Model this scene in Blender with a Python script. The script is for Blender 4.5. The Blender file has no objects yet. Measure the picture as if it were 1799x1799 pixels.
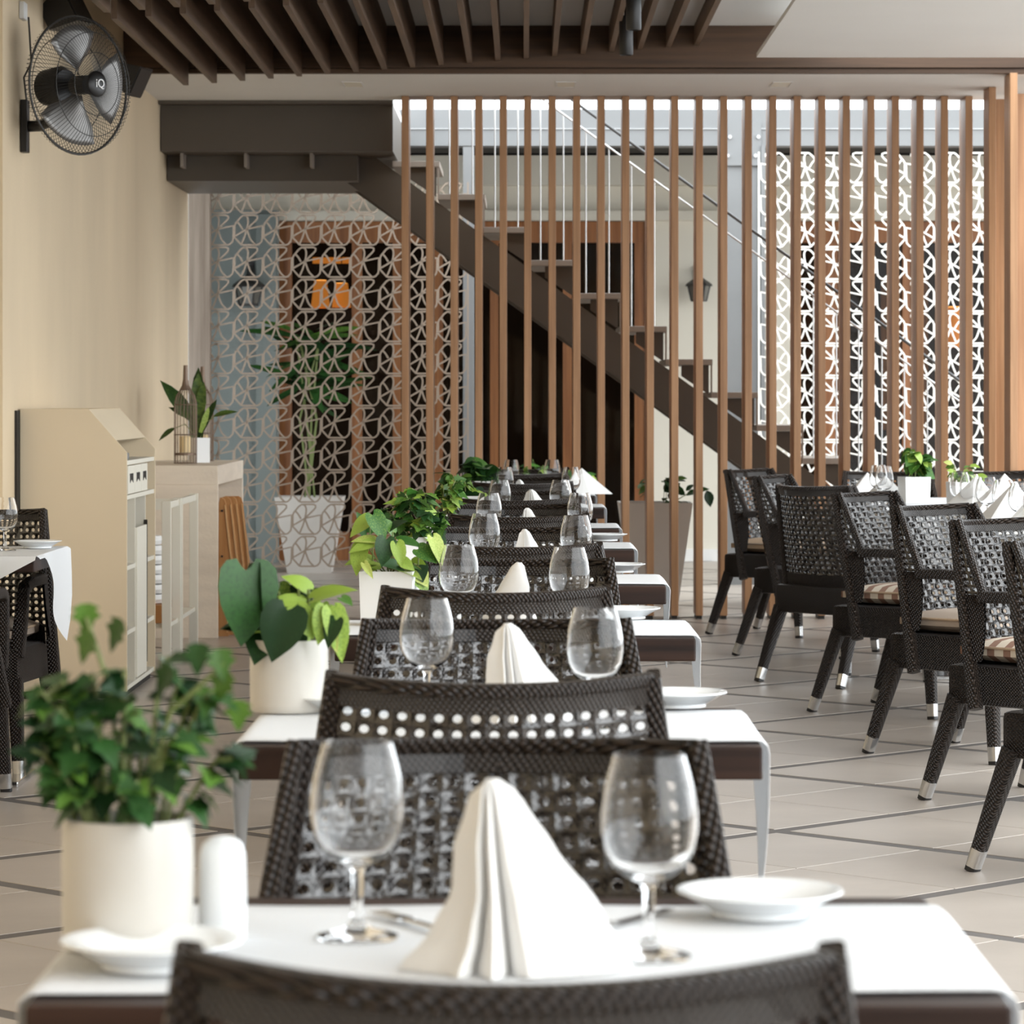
import bpy, bmesh, math, random
from mathutils import Vector, Matrix, Quaternion
random.seed(7)
PI = math.pi
S = bpy.context.scene
C = S.collection

# ------------------------------------------------------------------ camera, sky, exposure
F = 6000.0; CX = 922.0; CY = 700.0; H = 1.25        # focal length and vanishing point in photo pixels, eye height
cd = bpy.data.cameras.new('camera'); cam = bpy.data.objects.new('camera', cd); C.objects.link(cam)
cam.location = (0, 0, H); cam.rotation_euler = (PI/2, 0, 0)
cd.sensor_width = 36; cd.sensor_fit = 'HORIZONTAL'; cd.lens = F/1799*36
cd.shift_x = -(CX-899.5)/1799; cd.shift_y = -(899.5-CY)/1799
cd.clip_start = 0.05; cd.clip_end = 200
cd.dof.use_dof = True; cd.dof.focus_distance = 9.5; cd.dof.aperture_fstop = 13
S.camera = cam
w = bpy.data.worlds.new('world'); S.world = w; w.use_nodes = True
bg = w.node_tree.nodes['Background']; bg.inputs[0].default_value = (0.90, 0.96, 1.0, 1); bg.inputs[1].default_value = 3.0
S.view_settings.view_transform = 'Standard'; S.view_settings.look = 'None'
S.view_settings.gamma = 1; S.view_settings.use_curve_mapping = False
S.view_settings.exposure = 0.5
def lamp_area(name, loc, rot, sx, sy, energy, col):
    l = bpy.data.lights.new(name, 'AREA'); l.shape = 'RECTANGLE'; l.size = sx; l.size_y = sy; l.energy = energy; l.color = col
    o = bpy.data.objects.new(name, l); C.objects.link(o); o.location = loc; o.rotation_euler = rot; return o
sun = bpy.data.lights.new('sun', 'SUN'); sun.energy = 0.8; sun.angle = math.radians(50); sun.color = (1, 0.97, 0.93)
so = bpy.data.objects.new('sun', sun); C.objects.link(so); so.rotation_euler = Vector((-.75, .55, -.36)).to_track_quat('-Z', 'Y').to_euler()

def P(px, py, d): return Vector(((px-CX)*d/F, d, H-(py-CY)*d/F))
def PX(px, d): return (px-CX)*d/F
def PZ(py, d): return H-(py-CY)*d/F

# ------------------------------------------------------------------ materials
def mat(name, col, rough=0.6, metal=0.0, spec=0.5, var=0.0, scale=(4, 4, 4), bump=0.0, bscale=60, sheen=0, coat=0):
    m = bpy.data.materials.new(name); m.use_nodes = True
    nt = m.node_tree; b = nt.nodes['Principled BSDF']
    b.inputs['Base Color'].default_value = (*col, 1); b.inputs['Roughness'].default_value = rough
    b.inputs['Metallic'].default_value = metal; b.inputs['Specular IOR Level'].default_value = spec
    if coat: b.inputs['Coat Weight'].default_value = coat
    if sheen: b.inputs['Sheen Weight'].default_value = sheen
    tc = nt.nodes.new('ShaderNodeTexCoord')
    if var:
        mp = nt.nodes.new('ShaderNodeMapping'); mp.inputs['Scale'].default_value = scale
        nt.links.new(tc.outputs['Object'], mp.inputs[0])
        n = nt.nodes.new('ShaderNodeTexNoise'); n.inputs['Scale'].default_value = 1; n.inputs['Detail'].default_value = 6
        nt.links.new(mp.outputs[0], n.inputs['Vector'])
        r = nt.nodes.new('ShaderNodeValToRGB')
        r.color_ramp.elements[0].position = 0.3; r.color_ramp.elements[1].position = 0.7
        r.color_ramp.elements[0].color = (*[max(0, c*(1-var)) for c in col], 1)
        r.color_ramp.elements[1].color = (*[min(1, c*(1+var)) for c in col], 1)
        nt.links.new(n.outputs['Fac'], r.inputs[0]); nt.links.new(r.outputs[0], b.inputs['Base Color'])
    if bump:
        n2 = nt.nodes.new('ShaderNodeTexNoise'); n2.inputs['Scale'].default_value = bscale; n2.inputs['Detail'].default_value = 4
        nt.links.new(tc.outputs['Object'], n2.inputs['Vector'])
        bp = nt.nodes.new('ShaderNodeBump'); bp.inputs['Strength'].default_value = bump; bp.inputs['Distance'].default_value = 0.01
        nt.links.new(n2.outputs['Fac'], bp.inputs['Height']); nt.links.new(bp.outputs[0], b.inputs['Normal'])
    return m

def wood(name, c1, c2, axis='Z', rough=0.5, fine=26.0, spec=0.4):
    m = bpy.data.materials.new(name); m.use_nodes = True
    nt = m.node_tree; b = nt.nodes['Principled BSDF']; b.inputs['Roughness'].default_value = rough
    b.inputs['Specular IOR Level'].default_value = spec
    tc = nt.nodes.new('ShaderNodeTexCoord'); mp = nt.nodes.new('ShaderNodeMapping')
    sc = {'X': (1.2, fine, fine), 'Y': (fine, 1.2, fine), 'Z': (fine, fine, 1.2)}[axis]
    mp.inputs['Scale'].default_value = sc
    oi = nt.nodes.new('ShaderNodeObjectInfo')
    ad = nt.nodes.new('ShaderNodeVectorMath'); ad.operation = 'ADD'
    sm = nt.nodes.new('ShaderNodeVectorMath'); sm.operation = 'SCALE'; sm.inputs['Scale'].default_value = 37.0
    cb = nt.nodes.new('ShaderNodeCombineXYZ')
    for i in range(3): nt.links.new(oi.outputs['Random'], cb.inputs[i])
    nt.links.new(cb.outputs[0], sm.inputs[0])
    nt.links.new(tc.outputs['Object'], mp.inputs[0]); nt.links.new(mp.outputs[0], ad.inputs[0]); nt.links.new(sm.outputs[0], ad.inputs[1])
    n = nt.nodes.new('ShaderNodeTexNoise'); n.inputs['Scale'].default_value = 1; n.inputs['Detail'].default_value = 7; n.inputs['Roughness'].default_value = 0.6
    nt.links.new(ad.outputs[0], n.inputs['Vector'])
    r = nt.nodes.new('ShaderNodeValToRGB'); r.color_ramp.elements[0].position = 0.32; r.color_ramp.elements[1].position = 0.68
    r.color_ramp.elements[0].color = (*c1, 1); r.color_ramp.elements[1].color = (*c2, 1)
    nt.links.new(n.outputs['Fac'], r.inputs[0]); nt.links.new(r.outputs[0], b.inputs['Base Color'])
    bp = nt.nodes.new('ShaderNodeBump'); bp.inputs['Strength'].default_value = 0.15; bp.inputs['Distance'].default_value = 0.004
    nt.links.new(n.outputs['Fac'], bp.inputs['Height']); nt.links.new(bp.outputs[0], b.inputs['Normal'])
    return m

def wicker(name, mode):
    """dark plaited rattan: bands running along a chevron, a spiral or straight, broken into stitches"""
    m = bpy.data.materials.new(name); m.use_nodes = True
    nt = m.node_tree; b = nt.nodes['Principled BSDF']; b.inputs['Roughness'].default_value = 0.36
    b.inputs['Specular IOR Level'].default_value = 0.34
    tc = nt.nodes.new('ShaderNodeTexCoord'); sx = nt.nodes.new('ShaderNodeSeparateXYZ'); nt.links.new(tc.outputs['Object'], sx.inputs[0])
    def mth(op, a, bb=None, v=None):
        n = nt.nodes.new('ShaderNodeMath'); n.operation = op
        if isinstance(a, (int, float)): n.inputs[0].default_value = a
        else: nt.links.new(a, n.inputs[0])
        if bb is not None: nt.links.new(bb, n.inputs[1])
        if v is not None: n.inputs[1].default_value = v
        return n.outputs[0]
    x, y, z = sx.outputs[0], sx.outputs[1], sx.outputs[2]
    if mode == 'chevron':
        a = mth('ADD', mth('ABSOLUTE', x), mth('MULTIPLY', y, v=0.9))
        t = mth('ADD', a, z); s = mth('SUBTRACT', z, a)
    else:
        a = mth('ADD', x, y); t = mth('ADD', mth('MULTIPLY', a, v=1.2), z); s = mth('SUBTRACT', a, mth('MULTIPLY', z, v=1.0))
    w1 = mth('SINE', mth('MULTIPLY', t, v=320.0 if mode == 'chevron' else 270.0))
    w2 = mth('SINE', mth('ADD', mth('MULTIPLY', s, v=300.0 if mode == 'chevron' else 200.0), mth('MULTIPLY', mth('SIGN', w1), v=1.5)))
    hh = mth('ADD', mth('ABSOLUTE', w1), mth('MULTIPLY', mth('ABSOLUTE', w2), v=0.8))
    bp = nt.nodes.new('ShaderNodeBump'); bp.inputs['Strength'].default_value = 1.0; bp.inputs['Distance'].default_value = 0.006
    nt.links.new(hh, bp.inputs['Height']); nt.links.new(bp.outputs[0], b.inputs['Normal'])
    r = nt.nodes.new('ShaderNodeValToRGB'); r.color_ramp.elements[0].position = 0.1; r.color_ramp.elements[1].position = 0.9
    r.color_ramp.elements[0].color = (0.002, 0.0015, 0.0012, 1); r.color_ramp.elements[1].color = (0.040, 0.027, 0.020, 1)  # gaps between strands darkened in the colour, as shade would
    nt.links.new(mth('MULTIPLY', hh, v=0.55), r.inputs[0]); nt.links.new(r.outputs[0], b.inputs['Base Color'])
    return m

def glass(name):
    m = bpy.data.materials.new(name); m.use_nodes = True
    b = m.node_tree.nodes['Principled BSDF']; b.inputs['Base Color'].default_value = (1, 1, 1, 1)
    b.inputs['Roughness'].default_value = 0.0; b.inputs['Transmission Weight'].default_value = 1; b.inputs['IOR'].default_value = 1.32
    return m
def pane_glass(name, tint, mixf):
    m = bpy.data.materials.new(name); m.use_nodes = True; nt = m.node_tree; nt.nodes.clear()
    o = nt.nodes.new('ShaderNodeOutputMaterial'); mx = nt.nodes.new('ShaderNodeMixShader')
    t = nt.nodes.new('ShaderNodeBsdfTransparent'); t.inputs[0].default_value = (*tint, 1)
    g = nt.nodes.new('ShaderNodeBsdfGlossy'); g.inputs['Roughness'].default_value = 0.03
    fr = nt.nodes.new('ShaderNodeFresnel'); fr.inputs[0].default_value = 1.22
    nt.links.new(fr.outputs[0], mx.inputs[0]); nt.links.new(t.outputs[0], mx.inputs[1]); nt.links.new(g.outputs[0], mx.inputs[2])
    nt.links.new(mx.outputs[0], o.inputs[0]); return m
def fabric(name, col, tr):
    m = bpy.data.materials.new(name); m.use_nodes = True; nt = m.node_tree; b = nt.nodes['Principled BSDF']; o = nt.nodes['Material Output']
    b.inputs['Base Color'].default_value = (*col, 1); b.inputs['Roughness'].default_value = .9; b.inputs['Specular IOR Level'].default_value = .2
    t = nt.nodes.new('ShaderNodeBsdfTranslucent'); t.inputs[0].default_value = (*col, 1); mx = nt.nodes.new('ShaderNodeMixShader'); mx.inputs[0].default_value = tr
    nt.links.new(b.outputs[0], mx.inputs[1]); nt.links.new(t.outputs[0], mx.inputs[2]); nt.links.new(mx.outputs[0], o.inputs[0])
    tc = nt.nodes.new('ShaderNodeTexCoord'); n = nt.nodes.new('ShaderNodeTexNoise'); n.inputs['Scale'].default_value = 500; nt.links.new(tc.outputs['Object'], n.inputs['Vector'])
    bp = nt.nodes.new('ShaderNodeBump'); bp.inputs['Strength'].default_value = .05; nt.links.new(n.outputs['Fac'], bp.inputs['Height']); nt.links.new(bp.outputs[0], b.inputs['Normal'])
    return m
def emit(name, col, s):
    m = bpy.data.materials.new(name); m.use_nodes = True; b = m.node_tree.nodes['Principled BSDF']
    b.inputs['Base Color'].default_value = (*col, 1)
    b.inputs['Emission Color'].default_value = (*col, 1); b.inputs['Emission Strength'].default_value = s; return m
def leafmat(name, c1, c2, scale=18):
    m = mat(name, c1, 0.45, spec=0.3); nt = m.node_tree; b = nt.nodes['Principled BSDF']
    tc = nt.nodes.new('ShaderNodeTexCoord'); oi = nt.nodes.new('ShaderNodeObjectInfo')
    n = nt.nodes.new('ShaderNodeTexNoise'); n.inputs['Scale'].default_value = scale; n.inputs['Detail'].default_value = 3
    nt.links.new(tc.outputs['Object'], n.inputs['Vector'])
    a = nt.nodes.new('ShaderNodeMath'); a.operation = 'ADD'; nt.links.new(n.outputs['Fac'], a.inputs[0])
    mu = nt.nodes.new('ShaderNodeMath'); mu.operation = 'MULTIPLY_ADD'; mu.inputs[1].default_value = 0.8; mu.inputs[2].default_value = -0.4
    nt.links.new(oi.outputs['Random'], mu.inputs[0]); nt.links.new(mu.outputs[0], a.inputs[1])
    r = nt.nodes.new('ShaderNodeValToRGB'); r.color_ramp.elements[0].position = 0.3; r.color_ramp.elements[1].position = 0.75
    r.color_ramp.elements[0].color = (*c1, 1); r.color_ramp.elements[1].color = (*c2, 1)
    nt.links.new(a.outputs[0], r.inputs[0]); nt.links.new(r.outputs[0], b.inputs['Base Color'])
    b.inputs['Subsurface Weight'].default_value = 0.0
    b.inputs['Transmission Weight'].default_value = 0.0
    return m

def plaster():
    m = mat('cream_plaster', (0.61, 0.49, 0.335), 0.85, var=0.12, scale=(0.7, 0.9, 0.35), bump=0.12, bscale=90)
    return m
def stripes(name, c1, c2, axis, freq):
    m = mat(name, c1, 0.9); nt = m.node_tree; b = nt.nodes['Principled BSDF']
    tc = nt.nodes.new('ShaderNodeTexCoord'); sx = nt.nodes.new('ShaderNodeSeparateXYZ'); nt.links.new(tc.outputs['Object'], sx.inputs[0])
    a = nt.nodes.new('ShaderNodeMath'); a.operation = 'MULTIPLY'; a.inputs[1].default_value = freq; nt.links.new(sx.outputs[axis], a.inputs[0])
    f = nt.nodes.new('ShaderNodeMath'); f.operation = 'FRACT'; nt.links.new(a.outputs[0], f.inputs[0])
    r = nt.nodes.new('ShaderNodeValToRGB'); r.color_ramp.interpolation = 'CONSTANT'
    r.color_ramp.elements[0].position = 0; r.color_ramp.elements[0].color = (*c1, 1)
    r.color_ramp.elements[1].position = 0.55; r.color_ramp.elements[1].color = (*c2, 1)
    nt.links.new(f.outputs[0], r.inputs[0]); nt.links.new(r.outputs[0], b.inputs['Base Color']); return m

M = dict(
    plaster=plaster(),
    white=mat('white_paint', (0.72, 0.71, 0.69), 0.7, var=0.03, scale=(1, 1, 1)),
    shade_wall=mat('shaded_white_wall', (0.19, 0.215, 0.205), 0.8, var=0.06, scale=(1, 1, 1)),  # white courtyard walls, their shade put into the colour
    cream_wall=mat('cream_wall', (0.66, 0.62, 0.53), 0.8, var=0.05, scale=(1, 1, 0.5)),
    tile=mat('floor_tile', (0.47, 0.41, 0.355), 0.33, var=0.10, scale=(2.5, 2.5, 2.5), bump=0.05, bscale=30),
    grout=mat('grout', (0.13, 0.115, 0.105), 0.7, var=0.1),
    beamwood=wood('brown_beam_wood', (0.050, 0.026, 0.013), (0.095, 0.050, 0.026), 'X', 0.5),
    slatwood=wood('ceiling_slat_wood', (0.085, 0.052, 0.033), (0.15, 0.095, 0.06), 'Y', 0.55),
    finwood=wood('teak_fin', (0.29, 0.150, 0.072), (0.46, 0.255, 0.132), 'Z', 0.42),
    doorwood=wood('red_door_wood', (0.17, 0.060, 0.018), (0.31, 0.125, 0.042), 'Z', 0.4),
    postwood=wood('grey_post_wood', (0.17, 0.13, 0.10), (0.27, 0.22, 0.175), 'Z', 0.7),
    tablewood=wood('zebrano_table', (0.010, 0.005, 0.004), (0.042, 0.020, 0.013), 'X', 0.45, 34, 0.25),
    steel=mat('taupe_steel', (0.072, 0.056, 0.041), 0.45, var=0.05),
    tread=mat('tread_taupe', (0.25, 0.21, 0.175), 0.55, var=0.08),
    grey=mat('grey_steel', (0.21, 0.215, 0.218), 0.5, var=0.04),
    rod=mat('rail_rod', (0.55, 0.55, 0.55), 0.3, metal=0.8),
    darkrod=mat('dark_rail', (0.08, 0.08, 0.08), 0.3, metal=0.6),
    lattice=mat('lattice_shade', (0.31, 0.245, 0.19), 0.55),  # same cream lattice, its shade put into a darker colour
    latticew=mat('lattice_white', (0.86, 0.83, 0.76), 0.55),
    cloth=fabric('white_cloth', (0.90, 0.91, 0.92), .30),
    napkin=fabric('napkin_linen', (0.90, 0.89, 0.87), .12),
    china=mat('white_china', (0.84, 0.86, 0.87), 0.12, spec=0.6),
    pot=mat('ivory_ceramic', (0.56, 0.535, 0.49), 0.3, var=0.06, scale=(9, 9, 9), bump=0.12, bscale=14),
    whitepot=mat('white_planter', (0.78, 0.78, 0.77), 0.4),
    greypot=mat('grey_planter', (0.55, 0.52, 0.48), 0.5, var=0.05),
    soil=mat('soil', (0.03, 0.02, 0.014), 0.95, bump=0.6, bscale=80),
    stem=mat('stem', (0.16, 0.20, 0.06), 0.6),
    cream=mat('cream_board', (0.70, 0.58, 0.41), 0.55, var=0.04, scale=(1, 1, 1)),
    creaml=mat('pale_cream_board', (0.72, 0.68, 0.58), 0.5),
    dark=mat('dark_gap', (0.02, 0.016, 0.012), 0.8),
    stone=mat('travertine', (0.74, 0.64, 0.525), 0.6, var=0.08, scale=(3, 3, 14), bump=0.15, bscale=70),
    honey=wood('honey_wood', (0.42, 0.18, 0.055), (0.60, 0.30, 0.11), 'Z', 0.45),
    honeyl=wood('pale_honey_edge', (0.62, 0.36, 0.15), (0.76, 0.48, 0.24), 'Z', 0.45),
    black=mat('black_plastic', (0.012, 0.011, 0.011), 0.4),
    blackm=mat('black_metal', (0.02, 0.018, 0.016), 0.45),
    silver=mat('silver_cap', (0.62, 0.62, 0.62), 0.25, metal=1.0),
    chrome=mat('chrome', (0.75, 0.75, 0.75), 0.12, metal=1.0),
    fanblade=mat('fan_blade_grey', (0.22, 0.21, 0.20), 0.3, metal=0.6),
    brass=mat('bronze_wire', (0.20, 0.14, 0.10), 0.45, metal=0.5),
    wax=mat('candle_wax', (0.78, 0.60, 0.33), 0.5),
    glass=glass('clear_glass'),
    pane=pane_glass('window_pane', (0.55, 0.50, 0.45), 0.2),
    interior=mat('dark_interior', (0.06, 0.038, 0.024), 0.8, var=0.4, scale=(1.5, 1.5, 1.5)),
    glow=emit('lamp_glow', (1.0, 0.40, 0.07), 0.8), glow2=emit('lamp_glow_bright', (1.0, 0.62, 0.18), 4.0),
    lantern=mat('lantern_black', (0.03, 0.028, 0.026), 0.5), lglass=mat('lantern_glass', (0.13, 0.125, 0.11), 0.2),
    chev=wicker('wicker_chevron', 'chevron'), spiral=wicker('wicker_spiral', 'spiral'), band=wicker('wicker_band', 'chevron'),
    cane=mat('cane_strand', (0.016, 0.012, 0.010), 0.24, spec=0.7, var=0.35, scale=(60, 60, 60), coat=0.6),
    tan=mat('tan_cushion', (0.46, 0.33, 0.22), 0.9, bump=0.1, bscale=200),
    beige=mat('beige_cushion', (0.36, 0.285, 0.225), 0.9, bump=0.1, bscale=200),
    striped=stripes('striped_cushion', (0.62, 0.53, 0.42), (0.26, 0.145, 0.10), 1, 16.0),
    ivy=leafmat('ivy_green', (0.018, 0.060, 0.012), (0.10, 0.21, 0.03)),
    pothos=leafmat('pothos_green', (0.030, 0.110, 0.014), (0.26, 0.38, 0.06)),
    deep=leafmat('deep_green', (0.007, 0.030, 0.007), (0.024, 0.080, 0.016)),
    lime=leafmat('lime_green', (0.20, 0.30, 0.035), (0.46, 0.50, 0.14)),
    snake=leafmat('snake_green', (0.020, 0.055, 0.010), (0.10, 0.15, 0.025)),
    white_text=mat('logo_white', (0.85, 0.85, 0.85), 0.5),
)
def strand_bump(m):
    nt = m.node_tree; b = nt.nodes['Principled BSDF']; tc = nt.nodes.new('ShaderNodeTexCoord'); outs = []
    for rot in (PI/4, -PI/4):
        mp = nt.nodes.new('ShaderNodeMapping'); mp.inputs['Rotation'].default_value = (0, rot, 0); nt.links.new(tc.outputs['Object'], mp.inputs[0])
        wv = nt.nodes.new('ShaderNodeTexWave'); wv.inputs['Scale'].default_value = 46; wv.inputs['Distortion'].default_value = 0.6; nt.links.new(mp.outputs[0], wv.inputs['Vector']); outs.append(wv.outputs['Fac'])
    mx = nt.nodes.new('ShaderNodeMath'); mx.operation = 'MAXIMUM'; nt.links.new(outs[0], mx.inputs[0]); nt.links.new(outs[1], mx.inputs[1])
    bp = nt.nodes.new('ShaderNodeBump'); bp.inputs['Strength'].default_value = .3; bp.inputs['Distance'].default_value = .003
    nt.links.new(mx.outputs[0], bp.inputs['Height']); nt.links.new(bp.outputs[0], b.inputs['Normal'])

strand_bump(M['cane'])
M['band'].node_tree.nodes['Principled BSDF'].inputs['Specular IOR Level'].default_value = 0.7
M['band'].node_tree.nodes['Principled BSDF'].inputs['Coat Weight'].default_value = 0.3

# ------------------------------------------------------------------ mesh helpers
class MB:
    def __init__(s): s.v = []; s.f = []
    def add(s, vs, fs):
        o = len(s.v); s.v += [tuple(v) for v in vs]; s.f += [tuple(i+o for i in f) for f in fs]; return s
    def box(s, x0, x1, y0, y1, z0, z1, mtx=None):
        vs = [Vector((x, y, z)) for z in (z0, z1) for y in (y0, y1) for x in (x0, x1)]
        if mtx: vs = [mtx @ v for v in vs]
        return s.add(vs, [(0, 2, 3, 1), (4, 5, 7, 6), (0, 1, 5, 4), (2, 6, 7, 3), (0, 4, 6, 2), (1, 3, 7, 5)])
    def bbox(s, x0, x1, y0, y1, z0, z1, b=0.005, mtx=None):      # chamfered box
        vs = []; 
        def c(i): return [x0, x1][i & 1], [y0, y1][(i >> 1) & 1], [z0, z1][(i >> 2) & 1]
        bm = bmesh.new()
        r = bmesh.ops.create_cube(bm, size=1)
        for v in bm.verts: v.co = Vector(((x0+x1)/2+v.co.x*(x1-x0), (y0+y1)/2+v.co.y*(y1-y0), (z0+z1)/2+v.co.z*(z1-z0)))
        bmesh.ops.bevel(bm, geom=bm.edges[:], offset=b, segments=2, affect='EDGES', profile=0.6)
        bm.verts.index_update()
        vs = [mtx @ v.co if mtx else v.co.copy() for v in bm.verts]; fs = [[v.index for v in f.verts] for f in bm.faces]; bm.free()
        return s.add(vs, fs)
    def lathe(s, prof, seg=24, c=(0, 0, 0), cap0=True, cap1=True, sx=1, sy=1):
        n = len(prof); vs = []
        for r, z in prof:
            for k in range(seg):
                a = 2*PI*k/seg; vs.append((c[0]+r*math.cos(a)*sx, c[1]+r*math.sin(a)*sy, c[2]+z))
        fs = []
        for i in range(n-1):
            for k in range(seg):
                k2 = (k+1) % seg; fs.append((i*seg+k, i*seg+k2, (i+1)*seg+k2, (i+1)*seg+k))
        if cap0: fs.append(tuple(reversed(range(seg))))
        if cap1: fs.append(tuple((n-1)*seg+k for k in range(seg)))
        return s.add(vs, fs)
    def tube(s, pts, r, seg=8, sec=None, cap=True, up=None):
        """sweep a round (or given 2-d) section along points; r may be a list"""
        pts = [Vector(p) for p in pts]; n = len(pts)
        rs = r if isinstance(r, (list, tuple)) else [r]*n
        secp = sec or [(math.cos(2*PI*k/seg), math.sin(2*PI*k/seg)) for k in range(seg)]
        m = len(secp); vs = []; prev = Vector(up) if up else None
        for i, p in enumerate(pts):
            t = (pts[min(i+1, n-1)]-pts[max(i-1, 0)]).normalized()
            u = prev if prev else (Vector((0, 0, 1)) if abs(t.z) < 0.9 else Vector((0, 1, 0)))
            a = t.cross(u); 
            if a.length < 1e-6: a = t.orthogonal()
            a.normalize(); b = a.cross(t).normalized(); 
            if not up: prev = b
            for q in secp: vs.append(p+(a*q[0]+b*q[1])*rs[i])
        fs = []
        for i in range(n-1):
            for k in range(m):
                k2 = (k+1) % m; fs.append((i*m+k, i*m+k2, (i+1)*m+k2, (i+1)*m+k))
        if cap: fs.append(tuple(reversed(range(m)))); fs.append(tuple((n-1)*m+k for k in range(m)))
        return s.add(vs, fs)
    def prism(s, poly, d0, d1, axis='Y'):
        n = len(poly)
        mk = {'Y': lambda a, b, d: (a, d, b), 'X': lambda a, b, d: (d, a, b), 'Z': lambda a, b, d: (a, b, d)}[axis]
        vs = [mk(a, b, d0) for a, b in poly]+[mk(a, b, d1) for a, b in poly]
        fs = [tuple(range(n)), tuple(reversed(range(n, 2*n)))]+[(i, n+i, n+(i+1) % n, (i+1) % n) for i in range(n)]
        return s.add(vs, fs)
    def grid(s, fn, nu, nv, closed_u=False):
        vs = [fn(i/nu, j/nv) for j in range(nv+1) for i in range(nu+1)]
        fs = [(j*(nu+1)+i, j*(nu+1)+i+1, (j+1)*(nu+1)+i+1, (j+1)*(nu+1)+i) for j in range(nv) for i in range(nu)]
        return s.add(vs, fs)
    def mesh(s, name, m, smooth=False, recalc=True):
        me = bpy.data.meshes.new(name); me.from_pydata([tuple(v) for v in s.v], [], s.f); me.materials.append(m)
        if recalc:
            bm = bmesh.new(); bm.from_mesh(me); bmesh.ops.recalc_face_normals(bm, faces=bm.faces[:]); bm.to_mesh(me); bm.free()
        if smooth:
            me.polygons.foreach_set('use_smooth', [True]*len(me.polygons))
            try: me.set_sharp_from_angle(angle=math.radians(42))
            except Exception: pass
        me.update(); return me
    def build(s, name, m, parent=None, smooth=False, loc=None, recalc=True):
        o = bpy.data.objects.new(name, s.mesh(name, m, smooth, recalc)); C.objects.link(o)
        if parent: o.parent = parent
        if loc: o.location = loc
        return o
RSQ = [(math.copysign(abs(math.cos(a))**0.5, math.cos(a)), math.copysign(abs(math.sin(a))**0.5, math.sin(a))) for a in [2*PI*(k+.5)/12 for k in range(12)]]
def obj(name, me, parent=None, mtx=None):
    o = bpy.data.objects.new(name, me); C.objects.link(o)
    if parent: o.parent = parent
    if mtx is not None: o.matrix_local = mtx
    return o
def tag(o, label=None, cat=None, group=None, kind=None):
    if label: o['label'] = label
    if cat: o['category'] = cat
    if group: o['group'] = group
    if kind: o['kind'] = kind
    return o
def thing(name, label, cat, loc=(0, 0, 0), rz=0, group=None):
    o = bpy.data.objects.new(name, None); C.objects.link(o); o.empty_display_size = 0.05
    o.location = loc; o.rotation_euler = (0, 0, rz); return tag(o, label, cat, group)
def struct(name, mb, m, label=None, smooth=False): return tag(mb.build(name, m, None, smooth), label, None, None, 'structure')
KIDS = {}
def kids(o):
    if o.name not in KIDS: KIDS[o.name] = [c for c in bpy.data.objects if c.parent == o]
    return KIDS[o.name]
def copy_tree(o, loc, rz, label=None, group=None, parent=None):
    c = o.copy(); C.objects.link(c)
    if parent: c.parent = parent
    else:
        c.location = loc; c.rotation_euler = (0, 0, rz)
        if label: c['label'] = label
        if group: c['group'] = group
    for k in kids(o): copy_tree(k, None, None, parent=c)
    return c
ORD = ['first', 'second', 'third', 'fourth', 'fifth', 'sixth', 'seventh', 'eighth']

# ------------------------------------------------------------------ floor: diagonal tiles
fl = struct('floor', MB().box(-2.4, 14, -4.2, 30, -0.06, -0.0016), M['grout'], 'beige diagonal floor tiles with dark wide joints')
HD = 0.785; GX, GY = 0.724, 9.87
sd = HD*math.sqrt(2)/2            # half of the large diamond's side: one tile with its joint
tm = MB(); g1, g2 = 0.029, 0.0022
# tile in rotated axes: occupies one quarter of the large diamond
def tile_mesh(k):
    a0, a1 = (g1, sd-g2) if k & 1 else (g2, sd-g1)
    b0, b1 = (g1, sd-g2) if k & 2 else (g2, sd-g1)
    mb = MB(); e = 0.0008
    vs = [(a0, b0, -.012), (a1, b0, -.012), (a1, b1, -.012), (a0, b1, -.012), (a0, b0, -e), (a1, b0, -e), (a1, b1, -e), (a0, b1, -e), (a0+e, b0+e, 0), (a1-e, b0+e, 0), (a1-e, b1-e, 0), (a0+e, b1-e, 0)]
    fs = [(8, 9, 10, 11)]+[(i, (i+1) % 4, 4+(i+1) % 4, 4+i) for i in range(4)]+[(4+i, 4+(i+1) % 4, 8+(i+1) % 4, 8+i) for i in range(4)]
    mb.add(vs, fs); return mb
TM = [tile_mesh(k).mesh('tile', M['tile']) for k in range(4)]
R45 = Matrix.Rotation(PI/4, 4, 'Z'); tiles = []
for i in range(-60, 60):
    for j in range(-60, 60):
        # lower corner in rotated axes
        a, b = i*sd, j*sd
        pos = R45 @ Vector((a, b, 0)) + Vector((GX, GY, 0))
        cen = pos + R45 @ Vector((sd/2, sd/2, 0))
        if not (-2.7 < cen.x < 6.6 and -4.0 < cen.y < 28): continue
        k = (1 if i % 2 == 0 else 0) | (2 if j % 2 == 0 else 0)
        vis = cen.y > 6 and cen.x > -0.165*cen.y-0.7 and cen.x < 0.16*cen.y+0.7
        tiles.append((0 if vis else 1, abs(cen.y-6), pos, k))
tiles.sort(key=lambda t: (t[0], t[1]))
rest = MB()
for n, (v, dd, pos, k) in enumerate(tiles):
    mx = Matrix.Translation(pos) @ R45
    if n < 290 and v == 0: obj('tile', TM[k], fl, mx)
    else:
        t = tile_mesh(k); rest.add([mx @ Vector(q) for q in t.v], t.f)
tag(rest.build('tile_field', M['tile'], fl), kind='stuff')

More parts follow.
